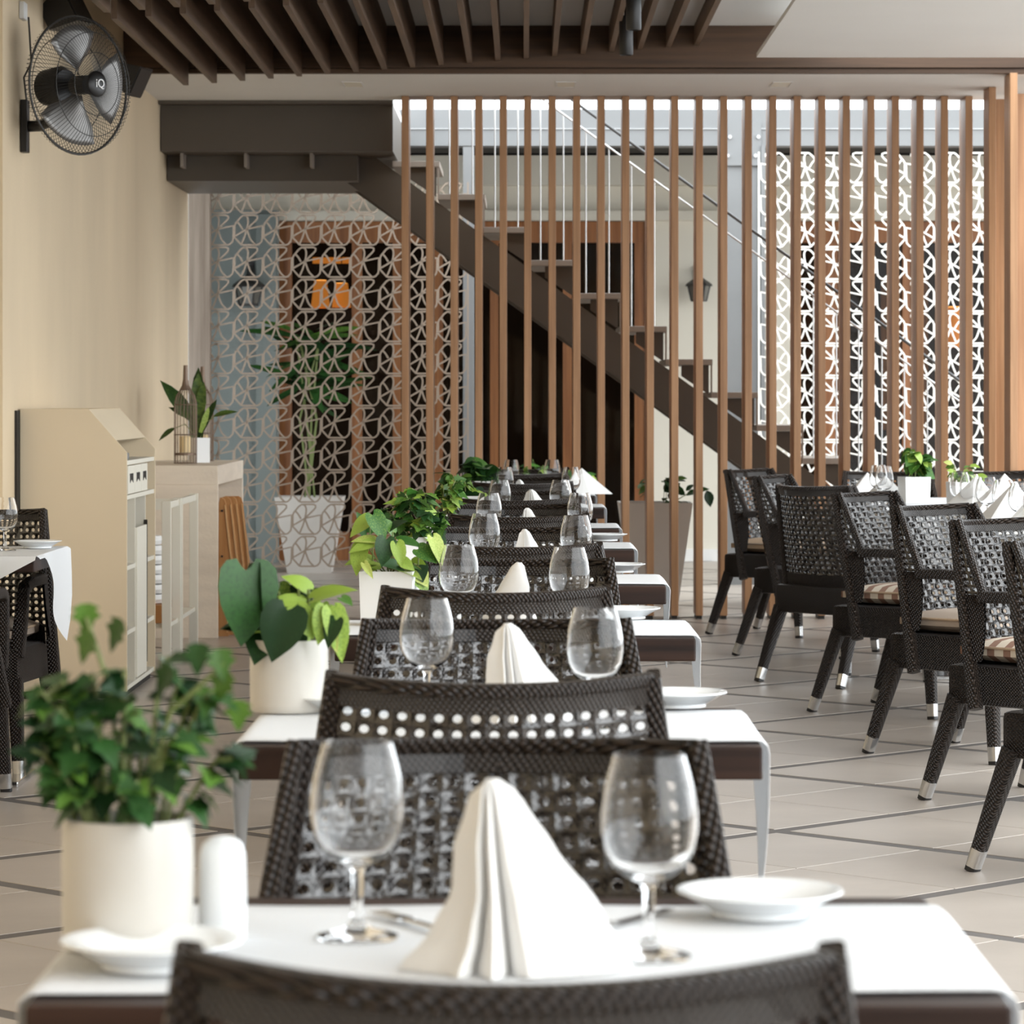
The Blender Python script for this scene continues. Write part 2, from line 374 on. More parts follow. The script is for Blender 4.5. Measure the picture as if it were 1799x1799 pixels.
# ------------------------------------------------------------------ shell
WX = -2.11
struct('wall_left', MB().box(WX-0.2, WX, 13.8, 21.4, 0, 3.4).box(WX-0.24, WX-0.02, -4.2, 13.8, 0, 3.4), M['plaster'], 'cream plaster wall with faint vertical streaks')
struct('trim_1', MB().box(WX-0.25, PX(330, 21.5), 21.4, 21.55, 0, 2.62), M['white'], 'narrow white wall end beside the lattice')
struct('wall_behind', MB().box(-2.4, 2.75, -4.3, -4.0, 0, 3.3), M['plaster'], 'cream wall at the near end of the room')
struct('ceiling', MB().box(-2.4, 1.6, -4.2, 17.95, 3.21, 3.3), M['white'], 'white ceiling above the wooden slats')
struct('trim_2', MB().box(1.194, 2.75, 9.5, 17.6, 3.007, 3.03), M['white'], 'white dropped ceiling slab on the right')
struct('trim_3', MB().box(-2.3, 3.6, 18.03, 19.62, 2.964, 3.06), M['white'], 'white soffit strip above the slat screen')
bm_ = MB().box(-2.3, 3.6, 17.95, 18.03, 2.99, 3.25).box(-2.3, 3.6, 17.975, 18.03, 2.962, 2.984).box(-2.3, 3.6, 17.99, 18.03, 2.98, 2.995)
struct('trim_4', bm_, M['beamwood'], 'brown wooden cross beam under the ceiling')
# recessed lamps in the soffit
for px, lb in ((620, 'leftmost'), (994, 'middle'), (1372, 'rightmost')):
    t = thing('recessed_lamp', 'small square recessed lamp in white soffit, %s of the three' % lb, 'lamp', (PX(px, 18.63), 18.63, 2.964), 0, 'recessed soffit lamps')
    fr = MB()
    for a, b, c_, d_ in ((-.055, .055, -.16, -.15), (-.055, .055, .15, .16), (-.055, -.048, -.15, .15), (.048, .055, -.15, .15)): fr.box(a, b, c_, d_, -0.004, -0.0005)
    fr.build('frame', M['white'], t); MB().box(-.046, .046, -.148, .148, -0.002, -0.0005).build('cover', M['creaml'], t)

# ceiling slats: two runs of hanging boards
def slat_run(name, label, y0, y1, lo, hi):
    t = thing(name, label, 'slats', (0, y0, 3.21))
    for i in range(lo, hi):
        x = -1.78+0.149*i; z = 2.895+0.0783*(x+1.78)
        MB().box(x-0.0135, x+0.0135, 0, y1-y0, z-3.21, -0.002).build('slat', M['slatwood'], t)
slat_run('ceiling_slats', 'row of brown ceiling slats running up to the cross beam', 14.8, 17.945, 0, 19)
slat_run('ceiling_slats', 'nearer row of brown ceiling slats cut off by the top edge', 11.2, 14.56, 0, 19)

# track spots
t = thing('track_light', 'black track with two cylindrical spotlights between ceiling slats', 'spotlight', (PX(1110, 16), 16, 3.21))
MB().box(-.018, .018, -2.2, .9, -.03, -.002).build('track', M['black'], t)
for dx, dy, zb in ((PX(1100, 16.5)-PX(1110, 16), 0.5, PZ(97, 16.5)), (PX(1113, 15)-PX(1110, 16), -1.0, PZ(53, 15))):
    h = zb-3.21
    sp = MB().lathe([(.0, h+.19), (.030, h+.19), (.034, h+.185), (.034, h+.004), (.031, h), (.027, h), (.027, h+.03), (0, h+.03)], 20, (dx, dy, 0), False, False).build('spot_head', M['black'], t, True)
    MB().tube([(dx, dy, h+.18), (dx, dy, -.03)], 0.008, 8).build('spot_stem', M['black'], sp)

# ------------------------------------------------------------------ slat screen of tall fins
scr = thing('slat_screen', 'tall screen of evenly spaced vertical teak fins', 'screen', (0, 19.33, 0))
fin = MB().bbox(-.0205, .0205, 0, .28, 0.02, 2.962, 0.003).mesh('fin', M['finwood'])
foot = MB().box(-.016, .016, .02, .26, 0, 0.021).mesh('fin_foot', M['blackm'])
for i in range(24):
    f_ = obj('fin', fin, scr, Matrix.Translation((-0.6775+0.1388*i, 0, 0))); obj('fin_foot', foot, f_)
scr2 = thing('slat_screen', 'pair of wide teak fins turning the corner at the right edge', 'screen', (2.56, 18.77, 0))
for y, top in ((0, 2.962), (-0.82, 2.962)):
    MB().bbox(-.0095, .03, y, y+.22, 0.0, top, 0.003).build('fin', M['finwood'], scr2)
MB().bbox(.032, .10, .05, .10, 0, 2.90, 0.003).build('board', M['finwood'], scr2)
MB().bbox(.10, .33, .45, .50, 0, 2.90, 0.003).build('board', M['finwood'], scr2)
MB().bbox(.04, .3, -.62, -.57, 0, 2.87, 0.003).build('board', M['finwood'], scr2)

# ------------------------------------------------------------------ stair with landing behind the screen
SY0, SY1 = 20.25, 21.2
st = thing('staircase', 'dark steel staircase with open treads descending behind slat screen', 'staircase', (PX(1780, 20.5), SY0, 0))
ox, oy = st.location.x, st.location.y
d = 20.5
tl = [(692+79.0*i, 288+57.3*i) for i in range(14)]
def sx_(px): return PX(px, d)-ox
for i, (tx, ty) in enumerate(tl):
    if PZ(ty, d) < 0.05: break
    z = PZ(ty, d)
    tr = MB().bbox(sx_(tx), sx_(tx+82), 0, SY1-SY0, z-.035, z, 0.003).build('tread', M['tread'], st)
    a, b = sx_(tx+28), sx_(tx+76)
    MB().prism([(a, z-.036), (b, z-.036), (b, z-.21), (a, z-.10)], .04, .05).build('bracket', M['steel'], tr)
    if i: MB().box(sx_(tx-.5), sx_(tx+2.5), 0.005, 0.02, z+.0, z+.19).build('tread_strap', M['tread'], tr)
def strl(px): return 250+(px-620)*0.7245
for y0, y1 in ((.03, .075), (SY1-SY0-.075, SY1-SY0-.03)):
    e = 1720
    MB().prism([(sx_(600), PZ(strl(600), d)), (sx_(e), PZ(strl(e), d)), (sx_(e), 0), (sx_(1640), 0), (sx_(600), PZ(strl(600)+80, d))], y0, y1).build('stringer', M['steel'], st)
def railp(px, off): return (sx_(px), .02, PZ(177+(px-998)*.7245+off, d))
MB().tube([railp(760, 0), railp(1700, 0)], .009, 8).build('handrail', M['darkrod'], st)
MB().tube([railp(760, 36), railp(1700, 36)], .006, 8).build('lower_rail', M['rod'], st)
for i, (tx, ty) in enumerate(tl[:12]):
    for k, o_ in enumerate((20, 60)):
        p = tx+o_; z = PZ(ty, d)
        top = PZ(177+(p-998)*.7245+36, d)
        MB().tube([(sx_(p), .02, z), (sx_(p), .02, top)], .0042, 6).build('baluster', M['rod'], st)
# landing
ld = thing('landing', 'taupe steel landing deck above left lattice at top of stairs', 'landing', (PX(480, 19.8), 19.75, 2.53))
lx, ly, lz = ld.location
def bxl(x0, x1, y0, y1, z0, z1, nm, m): MB().box(x0-lx, x1-lx, y0-ly, y1-ly, z0-lz, z1-lz).build(nm, m, ld)
bxl(WX+.005, PX(690, 19.75), 19.75, 21.3, 2.68, 2.955, 'upper_beam', M['steel'])
bxl(WX+.004, PX(690, 19.64), 19.63, 19.75, PZ(184, 19.7), 2.985, 'top_plate', M['steel'])
bxl(WX+.006, PX(628, 20.1), 20.1, 21.35, 2.53, 2.69, 'lower_beam', M['steel'])
for px in (318, 430, 545): bxl(PX(px, 19.95), PX(px+5, 19.95), 19.9, 20.1, 2.6, 2.68, 'gusset', M['tread'])

# ------------------------------------------------------------------ courtyard: grey frame, lattice, facade
MB_ = MB()
t = thing('steel_frame', 'pale grey steel frame with bolted columns behind the stairs', 'frame', (PX(1300, 22.9), 22.9, 0))
fx, fy, _ = t.location
bmm = MB().box(PX(640, 22.9)-fx, PX(1745, 22.9)-fx, 0, .2, PZ(256, 22.9), PZ(192, 22.9)).build('beam', M['grey'], t)
MB().box(PX(640, 22.9)-fx, PX(1745, 22.9)-fx, -.012, -.001, PZ(226, 22.9)-.004, PZ(226, 22.9)).build('seam', M['rod'], bmm)
MB().box(PX(1274, 22.9)-fx, PX(1338, 22.9)-fx, 0.01, .2, 0, PZ(256, 22.9)).box(PX(1337, 22.9)-fx, PX(1344, 22.9)-fx, -.03, .22, 0, PZ(256, 22.9)).build('column', M['grey'], t)
pl = MB().box(PX(1274, 22.9)-fx, PX(1337, 22.9)-fx, -.016, .0, PZ(291, 22.9), PZ(215, 22.9)).build('bolt_plate', M['grey'], t)
for px, py in ((1278, 274), (1327, 274), (1332, 241), (1282, 241)):
    MB().tube([(PX(px, 22.9)-fx, -.017, PZ(py, 22.9)), (PX(px, 22.9)-fx, -.034, PZ(py, 22.9))], .014, 6).build('bolt', M['rod'], pl)
MB().box(PX(813, 22.5)-fx, PX(832, 22.5)-fx, -.3, -.1, 0, PZ(256, 22.5)).build('column', M['grey'], t)

# lattice motif in unit cell coordinates (x right 0..1, y down 0..1)
CELLW, CELLH = 50.9*22.5/F, 56.2*22.5/F
def spl(pts, n=6):
    out = []
    for i in range(len(pts)-1):
        p0 = pts[max(i-1, 0)]; p1 = pts[i]; p2 = pts[i+1]; p3 = pts[min(i+2, len(pts)-1)]
        for k in range(n):
            t_ = k/n
            out.append(tuple(0.5*((2*p1[j])+(-p0[j]+p2[j])*t_+(2*p0[j]-5*p1[j]+4*p2[j]-p3[j])*t_*t_+(-p0[j]+3*p1[j]-3*p2[j]+p3[j])*t_**3) for j in (0, 1)))
    out.append(pts[-1]); return out
strokes = [
    ([(.44, .46), (.97, .36), (.97, .74), (.95, .84), (.86, .93), (.78, .955), (.30, .955), (.24, .94), (.03, .73), (.02, .68), (.02, .36), (.05, .29), (.22, .10), (.32, .035), (.40, .03), (.72, .03), (.80, .06), (.80, .13), (.74, .2), (.44, .46)], 0),
    ([(.36, .035), (.44, .07), (.48, .18), (.47, .32), (.44, .46)], 1),
    ([(.10, .23), (.20, .33), (.30, .48)], 1),
    ([(.44, .46), (.24, .57), (.03, .68)], 1),
    ([(.44, .46), (.36, .70), (.25, .93)], 1),
    ([(.44, .46), (.50, .63), (.58, .80), (.74, .95)], 1)]
def motif(mirror):
    mb = MB(); hw_ = .0053
    for s_, sm in strokes:
        p = spl(s_, 3) if sm else s_
        p = [((1-x if mirror else x)*CELLW, 0, -y*CELLH) for x, y in p]
        mb.tube(p, 1, sec=[(-hw_, -.005), (hw_, -.005), (hw_, .005), (-hw_, .005)], up=(0, 1, 0))
    return mb
def lattice(label, px0, px1, py0, py1, mirror, m, d):
    root = thing('lattice_screen', label, 'lattice', (PX(px0, d), d, PZ(py1, d)))
    me = motif(mirror).mesh('lattice_motif', m)
    nx = int((px1-px0)/50.9+.99); ny = int((py1-py0)/56.2+.5)
    h = PZ(py0, d)-PZ(py1, d)
    for i in range(nx):
        for j in range(ny):
            obj('lattice_motif', me, root, Matrix.Translation((i*CELLW, 0, h-j*CELLH)))
    z0 = -root.location.z
    for xx in (-.012, nx*CELLW+.002): MB().box(xx, xx+.01, -.008, .008, z0, h).build('frame_post', m, root)
    return root
L1 = lattice('openwork lattice darkened as in shade under the stair landing on the left', 368-8, 812, 320, 1018, False, M['lattice'], 22.4)
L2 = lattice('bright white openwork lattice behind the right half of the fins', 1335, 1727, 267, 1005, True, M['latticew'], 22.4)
struct('trim_5', MB().box(PX(330, 22.3), PX(368, 22.3), 22.3, 22.45, 0, 2.63), M['postwood'], 'grey weathered wooden post beside the left lattice')

# facade
FD = 26.3
def fb(px0, px1, py0, py1, y0=0, y1=.1, mb=None): return (mb or MB()).box(PX(px0, FD), PX(px1, FD), FD+y0, FD+y1, PZ(py1, FD), PZ(py0, FD))
struct('wall_back', fb(280, 1860, 326, 372, 0.0, .25).box(PX(1134, FD), PX(1400, FD), FD, FD+.25, 0, PZ(372, FD)), M['cream_wall'], 'cream courtyard facade above the wooden doors')
struct('trim_6', fb(280, 1860, 275, 327, -.12, .05), M['cream_wall'], 'cream band under the eaves')
struct('trim_7', fb(280, 1860, 371, 388, -.08, .05), M['cream_wall'], 'cream moulding over the doors')
struct('trim_11', MB().box(-3.2, -.82, 21.36, 23.1, 2.98, 3.12), M['white'], 'unseen upper floor slab shading the left half of the courtyard')  # hidden slab, widened to keep light off the left lattice
struct('wall_courtyard', MB().box(-3.3, -3.2, 21.36, 27.2, 0, 3.12), M['shade_wall'], 'pale end wall of the courtyard on the left')
struct('trim_8', MB().box(-3.2, 4.6, 23.12, 27.2, 3.13, 3.19), M['dark'], 'dark eaves above the facade')  # eaves carried forward out of view to shade the facade
struct('wall_side', MB().box(PX(280, FD), PX(492, FD), FD-.25, FD-.1, 0, PZ(372, FD)), M['shade_wall'], 'pale shaded wall behind left lattice')
struct('trim_9', MB().box(PX(455, FD), PX(490, FD), FD-.3, FD-.25, 0, PZ(380, FD)), M['shade_wall'], 'pale pilaster behind left lattice')
struct('trim_10', MB().box(PX(1134, FD), PX(1360, FD), FD-.04, FD, 0, 0.09), M['white'], 'pale skirting of the courtyard wall')
def doorset(n, posts, top, lab, px0, px1):
    t = tag(bpy.data.objects.new('door_%d' % n, None), lab, None, None, 'structure'); C.objects.link(t)
    t.location = (PX((px0+px1)/2, FD), FD, 0); q = t.location
    def part(nm, a, b, za, zb, y0, y1, m): return MB().box(PX(a, FD)-q.x, PX(b, FD)-q.x, y0, y1, za, zb).build(nm, m, t)
    part('door_header', px0, px1, PZ(426, FD), PZ(top, FD), .02, .12, M['doorwood'])
    for a, b in posts: part('door_post', a, b, 0, PZ(426, FD), .02, .12, M['doorwood'])
    part('bottom_rail', px0, px1, 0, .22, .04, .1, M['doorwood'])
    for (a, b), (c_, d_) in zip(posts[:-1], posts[1:]): part('door_pane', b, c_, .22, PZ(426, FD), .065, .075, M['pane'])
doorset(1, [(490, 512), (618, 636), (690, 704), (760, 778), (861, 876), (989, 1005), (1115, 1133)], 389, 'reddish wooden glazed doors behind the stairs', 490, 1133)
doorset(2, [(1362, 1380), (1447, 1472), (1560, 1575), (1586, 1600), (1690, 1704), (1780, 1800)], 389, 'reddish wooden glazed doors behind the white lattice', 1362, 1800)
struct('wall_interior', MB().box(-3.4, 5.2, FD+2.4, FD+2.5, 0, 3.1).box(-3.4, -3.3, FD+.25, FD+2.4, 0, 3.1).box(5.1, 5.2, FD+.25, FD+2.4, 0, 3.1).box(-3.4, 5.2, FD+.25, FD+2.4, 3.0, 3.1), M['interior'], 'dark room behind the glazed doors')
# glowing interior lamps
def shade_lamp(label, px, py, hpx, d, tilt=0):
    c = P(px, py, d); k = d/F
    t = thing('lamp', label, 'lamp', (c.x, c.y, c.z-hpx*k))
    MB().lathe([(17*k, 0), (11*k, hpx*k), (10.5*k, hpx*k), (16.5*k, 0)], 20, cap0=False, cap1=False).build('lamp_shade', M['glow'], t, True)
    MB().lathe([(0, hpx*k*.96), (10*k, hpx*k*.96), (10*k, hpx*k*1.02), (0, hpx*k*1.02)], 16).build('lamp_top', M['glow2'], t)
    MB().tube([(0, 0, hpx*k), (0, 0, 2.99-t.location.z)], .004, 6).build('lamp_cord', M['black'], t)
shade_lamp('left glowing orange lamp shade seen through left lattice', 563, 493, 48, FD+.9)
shade_lamp('right glowing orange lamp shade seen through left lattice', 600, 498, 42, FD+1.1)
shade_lamp('glowing amber lamp shade seen through white lattice', 1676, 540, 70, FD+.9)
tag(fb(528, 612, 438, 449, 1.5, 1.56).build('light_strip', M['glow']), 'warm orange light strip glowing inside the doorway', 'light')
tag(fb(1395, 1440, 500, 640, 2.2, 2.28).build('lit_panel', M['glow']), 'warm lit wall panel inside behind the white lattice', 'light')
tag(fb(1600, 1690, 470, 760, 2.2, 2.28).build('lit_panel', M['honey']), 'honey wooden wall panel inside behind the white lattice', 'panel')
# wall lanterns
def wall_lantern(label, px, py, d, sc=1.0):
    c = P(px, py, d); t = thing('wall_lantern', label, 'lantern', (c.x, c.y, c.z))
    s = .0044*sc
    MB().lathe([(13*s, 0), (19*s, 26*s), (21*s, 27*s), (4*s, 41*s), (2*s, 47*s)], 6).build('lantern_head', M['lglass'], t)
    cg = MB()
    for k in range(6):
        a = PI*k/3; cg.tube([(13.4*s*math.cos(a), 13.4*s*math.sin(a), 0), (19.4*s*math.cos(a), 19.4*s*math.sin(a), 26*s)], 1.4*s, 5)
    cg.lathe([(14*s, -2*s), (14*s, 1*s)], 6).lathe([(24*s, 25*s), (22*s, 29*s), (4*s, 42*s), (2*s, 48*s)], 6).build('lantern_frame', M['lantern'], t)
    MB().tube([(0, 0, 46*s), (0, .06, 56*s), (0, .16, 50*s)], 1.8*s, 6).box(-5*s, 5*s, .15, .17, 34*s, 62*s).build('lantern_arm', M['lantern'], t)
wall_lantern('black wall lantern on cream wall seen between fins', 1228, 528, FD-.18)
wall_lantern('black wall lantern on pale wall behind left lattice', 437, 535, FD-.42, 1.2)

# ------------------------------------------------------------------ leaves
def leaf_mesh(name, kind, m):
    prof = dict(heart=[(0, .13, .15), (.015, .12, .32), (.08, .08, .43), (.22, .0, .47), (.45, .0, .42), (.65, .0, .30), (.83, .0, .15), (1, 0, 0)],
                ivy=[(0, .02, .10), (.12, 0, .42), (.22, 0, .28), (.38, 0, .46), (.52, 0, .24), (.72, 0, .17), (1, 0, 0)],
                oval=[(0, 0, .04), (.15, 0, .20), (.35, 0, .29), (.55, 0, .28), (.78, 0, .17), (1, 0, 0)],
                blade=[(0, 0, .035), (.3, 0, .06), (.6, 0, .065), (.85, 0, .04), (1, 0, 0)])[kind]
    droop = dict(heart=.22, ivy=.12, oval=.18, blade=.12)[kind]; fold = .35
    vs = []; fs = []
    for t_, back, wd in prof:
        z = -droop*t_*t_
        vs += [(-wd, t_-back*1.2, z+fold*wd*.5), (-wd*.5, t_-back*.4, z+fold*wd*.35), (0, t_, z), (wd*.5, t_-back*.4, z+fold*wd*.35), (wd, t_-back*1.2, z+fold*wd*.5)]
    for i in range(len(prof)-1):
        for k in range(4): a = i*5+k; fs.append((a, a+1, a+6, a+5))
    mb = MB().add(vs, fs); return mb.mesh(name, m, True, recalc=False)
LEAF = {}
def leafdata(kind, mk):
    if (kind, mk) not in LEAF: LEAF[(kind, mk)] = leaf_mesh('leaf', kind, M[mk])
    return LEAF[(kind, mk)]
def put_leaf(parent, base, tip, kind, mk, wscale=1.0, nrm=None, roll=0):
    """base, tip in the plant's own coordinates"""
    base = Vector(base); tip = Vector(tip); y = tip-base; L = y.length; y.normalize()
    n = Vector(nrm) if nrm else Vector((0, -.55, .8))
    x = y.cross(n)
    if x.length < .05: x = y.cross(Vector((1, 0, .1)))
    x.normalize(); z = x.cross(y)
    R = Matrix((x, y, z)).transposed().to_4x4() @ Matrix.Rotation(roll, 4, 'Y')
    mx = Matrix.Translation(base) @ R @ Matrix.Diagonal((L*wscale, L, L, 1))
    return obj('leaf', leafdata(kind, mk), parent, mx)

def cyl_pot(t, r, h, m, round_=True):
    MB().lathe([(0, 0), (r*.94, 0), (r*.985, h*.03), (r, h*.12), (r*1.01, h*.6), (r*.995, h*.96), (r*.98, h), (r*.93, h*1.0), (r*.91, h*.96), (r*.91, h*.1), (0, h*.1)], 40, cap0=False, cap1=False).build('pot', m, t, True)
    MB().lathe([(0, h*.90), (r*.9, h*.90), (r*.9, h*.5), (0, h*.5)], 24, cap0=False, cap1=False).build('soil', M['soil'], t)
def sq_pot(t, w_, h, m, rot=0.0, taper=.94):
    mx = Matrix.Rotation(rot, 4, 'Z')
    a, b, q = w_/2*taper, w_/2, w_/2-.005
    vs = [(-a, -a, 0), (a, -a, 0), (a, a, 0), (-a, a, 0), (-b, -b, h), (b, -b, h), (b, b, h), (-b, b, h), (-q, -q, h), (q, -q, h), (q, q, h), (-q, q, h), (-q*.95, -q*.95, h*.5), (q*.95, -q*.95, h*.5), (q*.95, q*.95, h*.5), (-q*.95, q*.95, h*.5)]
    fs = [(0, 1, 2, 3)]+[(k+i, k+(i+1) % 4, k+4+(i+1) % 4, k+4+i) for k in (0, 4, 8) for i in range(4)]+[(12, 13, 14, 15)]
    MB().add([mx @ Vector(v) for v in vs], fs).build('pot', m, t)
    s_ = q*.97
    MB().box(-s_, s_, -s_, s_, h*.6, h*.9, mx).build('soil', M['soil'], t)
def stems(t, pts_list, r=.0022):
    mb = MB()
    for pts in pts_list: mb.tube(pts, r, 5)
    tag(mb.build('stems', M['stem'], t, True), kind='stuff')
def bushy(t, rnd, h, z0, z1, rx, ry, n, ls, kind, mks, lean=(0, 0), base_r=.03, hang=0.2):
    """stems rising from the soil with leaves along them"""
    sl = []; ns = max(5, n//9)
    per = max(1, n//ns)
    for s_ in range(ns):
        a = rnd.uniform(0, 2*PI); rr = math.sqrt(rnd.uniform(.05, 1)); 
        b0 = Vector((math.cos(a)*base_r*rr, math.sin(a)*base_r*rr, h*.88))
        zt = rnd.uniform(z0+(z1-z0)*.35, z1)*(1-.25*rr)
        e = Vector((math.cos(a)*rx*rr+lean[0], math.sin(a)*ry*rr+lean[1], max(zt, z0)))
        mid = (b0+e)/2+Vector((0, 0, (e.z-b0.z)*.22)); pts = [b0, (b0*.6+mid*.4)+Vector((0, 0, .004)), mid, (mid+e)/2+Vector((0, 0, .006)), e]; sl.append(pts)
        for k in range(per):
            f = .25+.75*(k+.6)/per; q = f*4; i = min(3, int(q)); p = pts[i].lerp(pts[i+1], q-i)
            aa = a+rnd.uniform(-1.5, 1.5) if rr > .35 else rnd.uniform(0, 2*PI)
            L = ls*rnd.uniform(.7, 1.25)
            dv = Vector((math.cos(aa), math.sin(aa), rnd.uniform(-.9, .5)-hang)).normalized()
            put_leaf(t, p, p+dv*L, kind, rnd.choice(mks), rnd.uniform(.85, 1.1), (rnd.uniform(-.4, .4), rnd.uniform(-.9, .1), .8), rnd.uniform(-.5, .5))
    stems(t, sl)

# ------------------------------------------------------------------ wicker armchair
ZS, ZT = .43, .869
def hw(z): return .214+(ZT-z)*.145
def yb(z): return -.205-(z-.43)*.27
def surf(u, z, off=0.0): 
    zz = z+(.008*u*u)*max(0, (z-.6)/.27)
    return Vector((u*hw(z), yb(z)+.095*u*u+off, zz+off*.27))
def ribbon(mb, pts, widths, nrm, wv):
    vs = []
    for i, p in enumerate(pts):
        t_ = (pts[min(i+1, len(pts)-1)]-pts[max(i-1, 0)]).normalized(); s_ = t_.cross(nrm).normalized()*widths
        vs += [p-s_, p+nrm*.0011, p+s_, p-nrm*.0011]
    fs = []
    for i in range(len(pts)-1):
        for k in range(4):
            k2 = (k+1) % 4; fs.append((i*4+k, i*4+k2, i*4+4+k2, i*4+4+k))
    mb.add(vs, fs)
def cane_panel():
    """woven sheet: a strip of plaited strands round every eight-sided opening"""
    mb = MB(); NC, NR = 17, 17; z0, z1 = .458, .829; um = .955
    pz = (z1-z0)/NR; pu = 2*um/NC
    OUT = [(-.5, -.5), (0, -.5), (.5, -.5), (.5, 0), (.5, .5), (0, .5), (-.5, .5), (-.5, 0)]
    for c_ in range(NC):
        for r in range(NR):
            u0 = -um+(c_+.5)*pu; zz = z0+(r+.5)*pz; vs = []
            for sd_ in (1, -1):
                for k, (a, b_) in enumerate(OUT):
                    if k % 2 == 0: o_ = .0036
                    else: o_ = .0060 if ((c_+r) % 2 == 0) == (k in (1, 5)) else .0012
                    vs.append(surf(u0+a*pu, zz+b_*pz, sd_*o_*(1 if k % 2 == 0 else .9)))
                for k in range(8):
                    an = -PI*3/4+k*PI/4; vs.append(surf(u0+.27*math.cos(an)*pu, zz+.29*math.sin(an)*pz, sd_*.0012))
            fs = []
            for k in range(8):
                k2 = (k+1) % 8
                fs += [(k, k2, 8+k2, 8+k), (16+k2, 16+k, 24+k, 24+k2), (8+k, 8+k2, 24+k2, 24+k)]
            mb.add(vs, fs)
    return mb
def shell(u0, u1, z0, z1, th, nu, nv):
    mb = MB(); 
    f1 = lambda a, b: surf(u0+(u1-u0)*a, z0+(z1-z0)*b, th/2); f2 = lambda a, b: surf(u0+(u1-u0)*a, z0+(z1-z0)*b, -th/2)
    mb.grid(f1, nu, nv); mb.grid(f2, nu, nv)
    n = (nu+1)*(nv+1); fs = []
    for i in range(nu): fs += [(i, i+1, n+i+1, n+i), (nv*(nu+1)+i, nv*(nu+1)+i+1, n+nv*(nu+1)+i+1, n+nv*(nu+1)+i)]
    for j in range(nv): a, b = j*(nu+1), (j+1)*(nu+1); fs += [(a, b, n+b, n+a), (a+nu, b+nu, n+b+nu, n+a+nu)]
    mb.f += fs; return mb
def make_chair():
    t = thing('wicker_armchair', 'x', 'chair')
    tag(cane_panel().build('cane_panel', M['cane'], t, True), kind='stuff')
    sh = shell(-1.0, 1.0, .827, .865, .016, 20, 3); sh2 = shell(-.9, .9, .42, .478, .012, 16, 3)
    sh.build('back_band', M['band'], t, True); sh2.build('back_band', M['chev'], t, True)
    MB().tube([surf(-1+2*k/16, ZT-.012) for k in range(17)], [.0095]*17, sec=[(a*1.25, b*1.0) for a, b in RSQ], up=(0, 0, 1)).build('top_rail', M['spiral'], t, True)
    for sg in (-1, 1):
        MB().tube([surf(sg, ZS-.13), surf(sg, .5), surf(sg, .62), surf(sg, .75), surf(sg, ZT-.008)], [.020, .0175, .0165, .0155, .0145], sec=RSQ, up=(0, 1, 0)).build('back_post', M['spiral'], t, True)
        xs = hw(.64)*sg; ys = surf(1, .64).y
        def wo(z): return .024+(.862-z)*.30
        def wf(z, f): return surf(sg, z)+Vector((.006*sg*f, wo(z)*f, 0))
        MB().tube([wf(z, 1) for z in (.864, .80, .72, .645)], [.010, .011, .012, .013], sec=RSQ, up=(1, 0, 0)).build('wing_post', M['spiral'], t, True)
        wc = MB(); NX = Vector((1, 0, 0))
        for q in range(11):
            z = .846-.0195*q
            ribbon(wc, [wf(z, 0), wf(z, .5), wf(z, 1)], .0046, NX, 0)
        for f in (.0, .36, .70):
            ribbon(wc, [wf(.862-.022*k, f+.12) for k in range(11)], .0036, NX, 0)
        tag(wc.build('wing_cane', M['cane'], t, True), kind='stuff')
        lw = MB(); lw.grid(lambda a, b_: wf(.645-.20*b_, a*(1-.7*b_))+Vector((.004*sg, 0, 0)), 3, 6); lw.grid(lambda a, b_: wf(.645-.20*b_, a*(1-.7*b_))-Vector((.004*sg, 0, 0)), 3, 6)
        lw.build('side_panel', M['spiral'], t, True)
        MB().tube([(xs, ys+.07, .64), (xs*1.02, ys+.16, .643), (xs*1.03, .10, .640), (xs*1.02, .165, .625)], .0185, sec=RSQ, up=(0, 0, 1)).build('armrest', M['spiral'], t, True)
        MB().tube([(xs*1.02, .165, .625), (xs*1.0, .185, .52), (.238*sg, .205, .40)], [.019, .022, .025], sec=RSQ, up=(0, 1, 0)).build('arm_support', M['spiral'], t, True)
    # seat with deep woven apron
    MB().bbox(-.25, .25, -.225, .235, .305, ZS, .02).build('seat', M['chev'], t, True)
    for sgx, sgy in ((-1, -1), (1, -1), (-1, 1), (1, 1)):
        top = Vector((.232*sgx, .205 if sgy > 0 else -.20, .33)); ft = Vector((.252*sgx, .235 if sgy > 0 else -.315, 0))
        dv = ft-top; f1 = top+dv*(1-.06/.33); f2 = top+dv*(1-.012/.33)
        lg = MB().tube([top, f1], [.026, .0195], sec=RSQ, up=(0, 1, 0)).build('leg', M['spiral'], t, True)
        MB().tube([f1, f2], [.0200, .0185], sec=RSQ, up=(0, 1, 0)).build('metal_cap', M['silver'], lg, True)
        MB().tube([f2, ft], [.0185, .0180], sec=RSQ, up=(0, 1, 0)).build('rubber_foot', M['black'], lg, True)
    return t
CH = make_chair(); used = [False]
def chair(x, y, rz, label, group):
    """x, y of the chair's centre; rz turns its facing direction from +y"""
    if not used[0]:
        used[0] = True; CH.location = (x, y, 0); CH.rotation_euler = (0, 0, rz); CH['label'] = label; CH['group'] = group; return CH
    return copy_tree(CH, (x, y, 0), rz, label, group)
